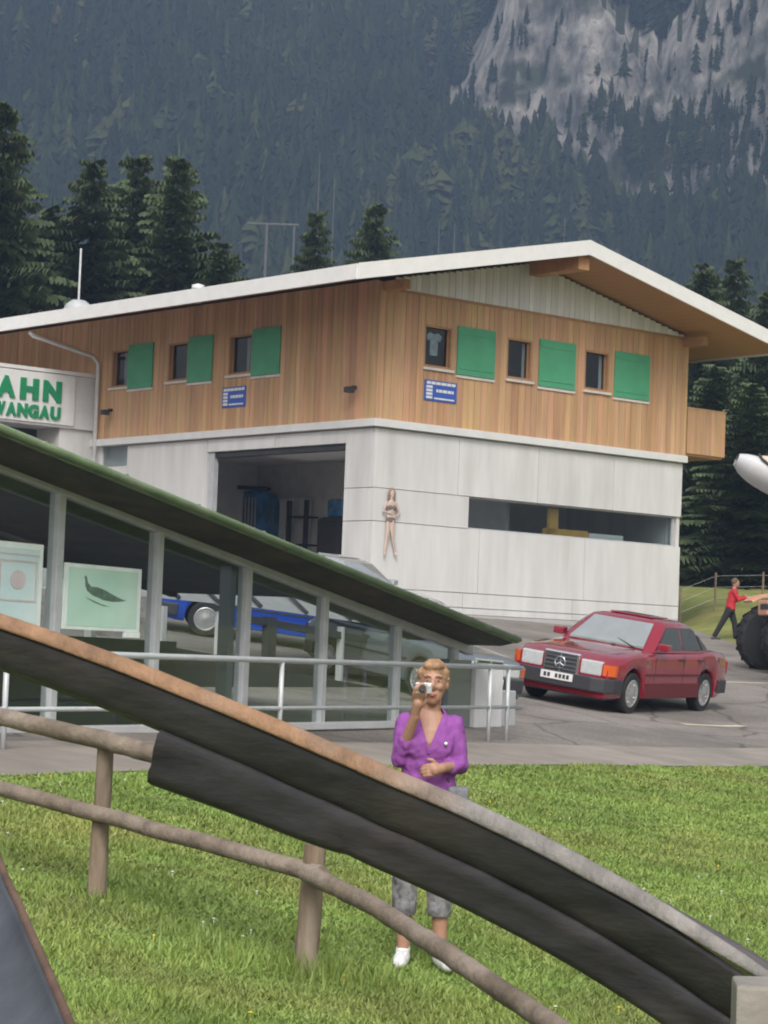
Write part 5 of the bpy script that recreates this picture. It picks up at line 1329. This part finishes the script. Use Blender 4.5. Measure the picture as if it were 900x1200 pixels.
q = MB(); q.ball((-.06, -.07, 1.20), (.075, .05, .065)); q.ball((.08, -.07, 1.20), (.075, .05, .065)); etube(q, [(.01, 0, 1.165, .128, .088), (.01, 0, 1.20, .132, .092)]); organic(q, .012, 'faded_brown', 'bikini_top', fg, 2)
q = MB(); etube(q, [(0, 0, .83, .135, .09), (0, 0, .90, .150, .098), (0, 0, .96, .135, .09)]); organic(q, .012, 'faded_brown', 'bikini_bottom', fg, 2)
q = MB(); q.ball((.02, .02, 1.60), (.092, .095, .10)); limb(q, [(-.06, .03, 1.58), (-.08, .04, 1.40)], [.04, .03]); limb(q, [(.10, .03, 1.58), (.12, .04, 1.38)], [.045, .03]); organic(q, .012, 'faded_hair', 'hair', fg, 2)
MB().box(-.02, .06, .02, .13, 1.0, 1.1).build('wall_bracket', 'galv', fg)

# ================================================================== TRACTOR AND SCOOP AT THE RIGHT EDGE
wc = at(934, 737, 50.5); g_ = gz(wc.x, wc.y); TR = .77
tx = thing('tractor', 'tractor with big black rear tyre and faded orange mudguard at the right edge', 'tractor', Matrix.Translation((wc.x, wc.y, g_)) @ Matrix.Rotation(math.radians(12), 4, 'Z'))
def big_wheel(nm, x, y, R0, wd, lugs):
    Xw = Matrix.Translation((x, y, R0)) @ Matrix.Rotation(PI / 2, 4, 'X')
    q = MB().lathe([(R0 * .58, -wd * .42), (R0 * .86, -wd * .5), (R0 * .95, -wd * .4), (R0 * .965, 0), (R0 * .95, wd * .4), (R0 * .86, wd * .5), (R0 * .58, wd * .42)], 32, Xw)
    for k in range(lugs):
        a = 2 * PI * k / lugs
        for s in (-1, 1):
            q.add([(R0 * .93, -.03, 0), (R0 * .93, .03, 0), (R0 * .90, .09, s * wd * .5), (R0 * .90, .03, s * wd * .5), (R0 * 1.0, -.03, 0), (R0 * 1.0, .03, 0), (R0 * .97, .09, s * wd * .5), (R0 * .97, .03, s * wd * .5)],
                  [(0, 1, 2, 3), (4, 5, 6, 7), (0, 1, 5, 4), (1, 2, 6, 5), (2, 3, 7, 6), (3, 0, 4, 7)], Xw @ Matrix.Rotation(a + s * PI / lugs * .5, 4, 'Z'))
    w_ = q.build(nm, 'tyre', tx)
    MB().lathe([(R0 * .58, wd * .30), (R0 * .50, wd * .30), (R0 * .42, wd * .1), (R0 * .15, wd * .14), (0, wd * .16)], 24, Xw).build('rim', 'tractor_paint', w_, smooth=True, auto=.5)
big_wheel('rear_wheel', 0, 0, TR, .40, 18); big_wheel('rear_wheel', 0, 1.5, TR, .40, 18); big_wheel('front_wheel', 1.95, .1, .45, .24, 14); big_wheel('front_wheel', 1.95, 1.4, .45, .24, 14)
for y in (0, 1.5):
    rows = []
    for k in range(13):
        a = math.radians(20 + 105 * k / 12); rows.append([(.92 * math.cos(a), y - .26, TR + .92 * math.sin(a)), (.92 * math.cos(a), y + .26, TR + .92 * math.sin(a)), (.97 * math.cos(a), y + .26, TR + .97 * math.sin(a)), (.97 * math.cos(a), y - .26, TR + .97 * math.sin(a))])
    m_ = MB().grid(rows, True); m_.f += [(0, 1, 2, 3), tuple(len(m_.v) - 4 + i for i in range(4))]; m_.build('mudguard', 'tractor_paint', tx)
MB().box(-.78, -.30, -.27, .27, TR + .46, TR + .78).build('mudguard_box', 'tractor_paint', tx, bevel=.04)
MB().box(-.795, -.45, -.285, .10, TR + .58, TR + .70).build('tail_lamp', 'dark', tx, bevel=.02)
MB().box(-.4, 1.0, .45, 1.05, .5, 1.0).build('chassis', 'dark', tx, bevel=.05)
MB().box(.7, 2.5, .42, 1.08, .75, 1.5).build('bonnet', 'tractor_paint', tx, bevel=.10)
MB().box(-.35, .15, .5, 1.0, 1.05, 1.2).box(-.42, -.30, .5, 1.0, 1.2, 1.6).build('seat', 'dark', tx, bevel=.04)
MB().tube([(.75, .75, 1.45), (.45, .75, 1.62)], .03, 8).lathe([(.20, 0), (.22, .02), (.20, .04), (.18, .02)], 18, Matrix.Translation((.44, .75, 1.62)) @ Matrix.Rotation(-.9, 4, 'Y')).build('steering_wheel', 'dark', tx)
# pale rounded scoop on a mast that stands outside the frame
sc = at(919, 556, 46.0); g_ = gz(sc.x, sc.y)
sp_ = thing('raised_scoop', 'pale rounded scoop with a tan face high at the right edge', 'scoop', Vector((sc.x + .35, sc.y + .2, g_)))
Xs = Matrix.Translation(sc) @ Matrix.Rotation(math.radians(22), 4, 'Y')
rows = []
for i in range(15):
    t = i / 14; x = -.95 + 1.9 * t; w_ = math.sqrt(max(0, 1 - (x / 1.0) ** 2)) ** .8
    rows.append([(x, .55 * w_ * math.cos(a), -.08 + .40 * w_ * math.sin(a) * (1 if math.sin(a) < 0 else .55)) for a in [2 * PI * k / 20 for k in range(20)]])
m_ = MB(); m_.add([p for r in rows for p in r], [(i * 20 + k, i * 20 + (k + 1) % 20, (i + 1) * 20 + (k + 1) % 20, (i + 1) * 20 + k) for i in range(14) for k in range(20)], Xs); m_.build('shell', 'grey_white', sp_, world=True, smooth=True)
mat('tan_face', (.62, .52, .42), .8, var=.15)
f_ = MB()
pts = [Vector((-.62 + .62 * (1 - math.cos(a)) * .9, -.555 + .12 * (1 - math.sin(a)) , .08 + .14 * math.cos(a))) for a in np.linspace(0, PI, 10)]
f_.ball((.05, -.16, .03), (.70, .44, .20), 24, 12, Xs); f_.build('face', 'tan_face', sp_, world=True, smooth=True)
f_ = MB().tube([Xs @ Vector((-.62, -.25, .12)), Xs @ Vector((-.55, -.47, .03)), Xs @ Vector((-.30, -.58, -.06)), Xs @ Vector((.1, -.62, -.10))], .025, 6); f_.build('seam', 'dark', sp_, world=True)
MB().tube([(sc.x + .35, sc.y + .2, g_), (sc.x + .35, sc.y + .2, sc.z - .1)], .09, 10).build('mast', 'galv', sp_, world=True)
# wire fence by the meadow
wfz = thing('wire_fence', 'thin post and wire fence across the meadow beside the hall', 'fence', Vector((9.75, 70.3, mz(9.75, 70.3))))
pp = [Vector((8.7, 70, 0)), Vector((9.75, 70.3, 0)), Vector((11.2, 70.7, 0)), Vector((12.8, 71, 0))]
for p in pp: MB().tube([(p.x, p.y, mz(p.x, p.y) - .1), (p.x, p.y, mz(p.x, p.y) + 1.15)], .032, 8).build('fence_post', 'post_wood', wfz, world=True)
for h in (.4, .72, 1.05): MB().tube([(p.x, p.y, mz(p.x, p.y) + h) for p in pp], .0045, 5).build('wire', 'galv', wfz, world=True)
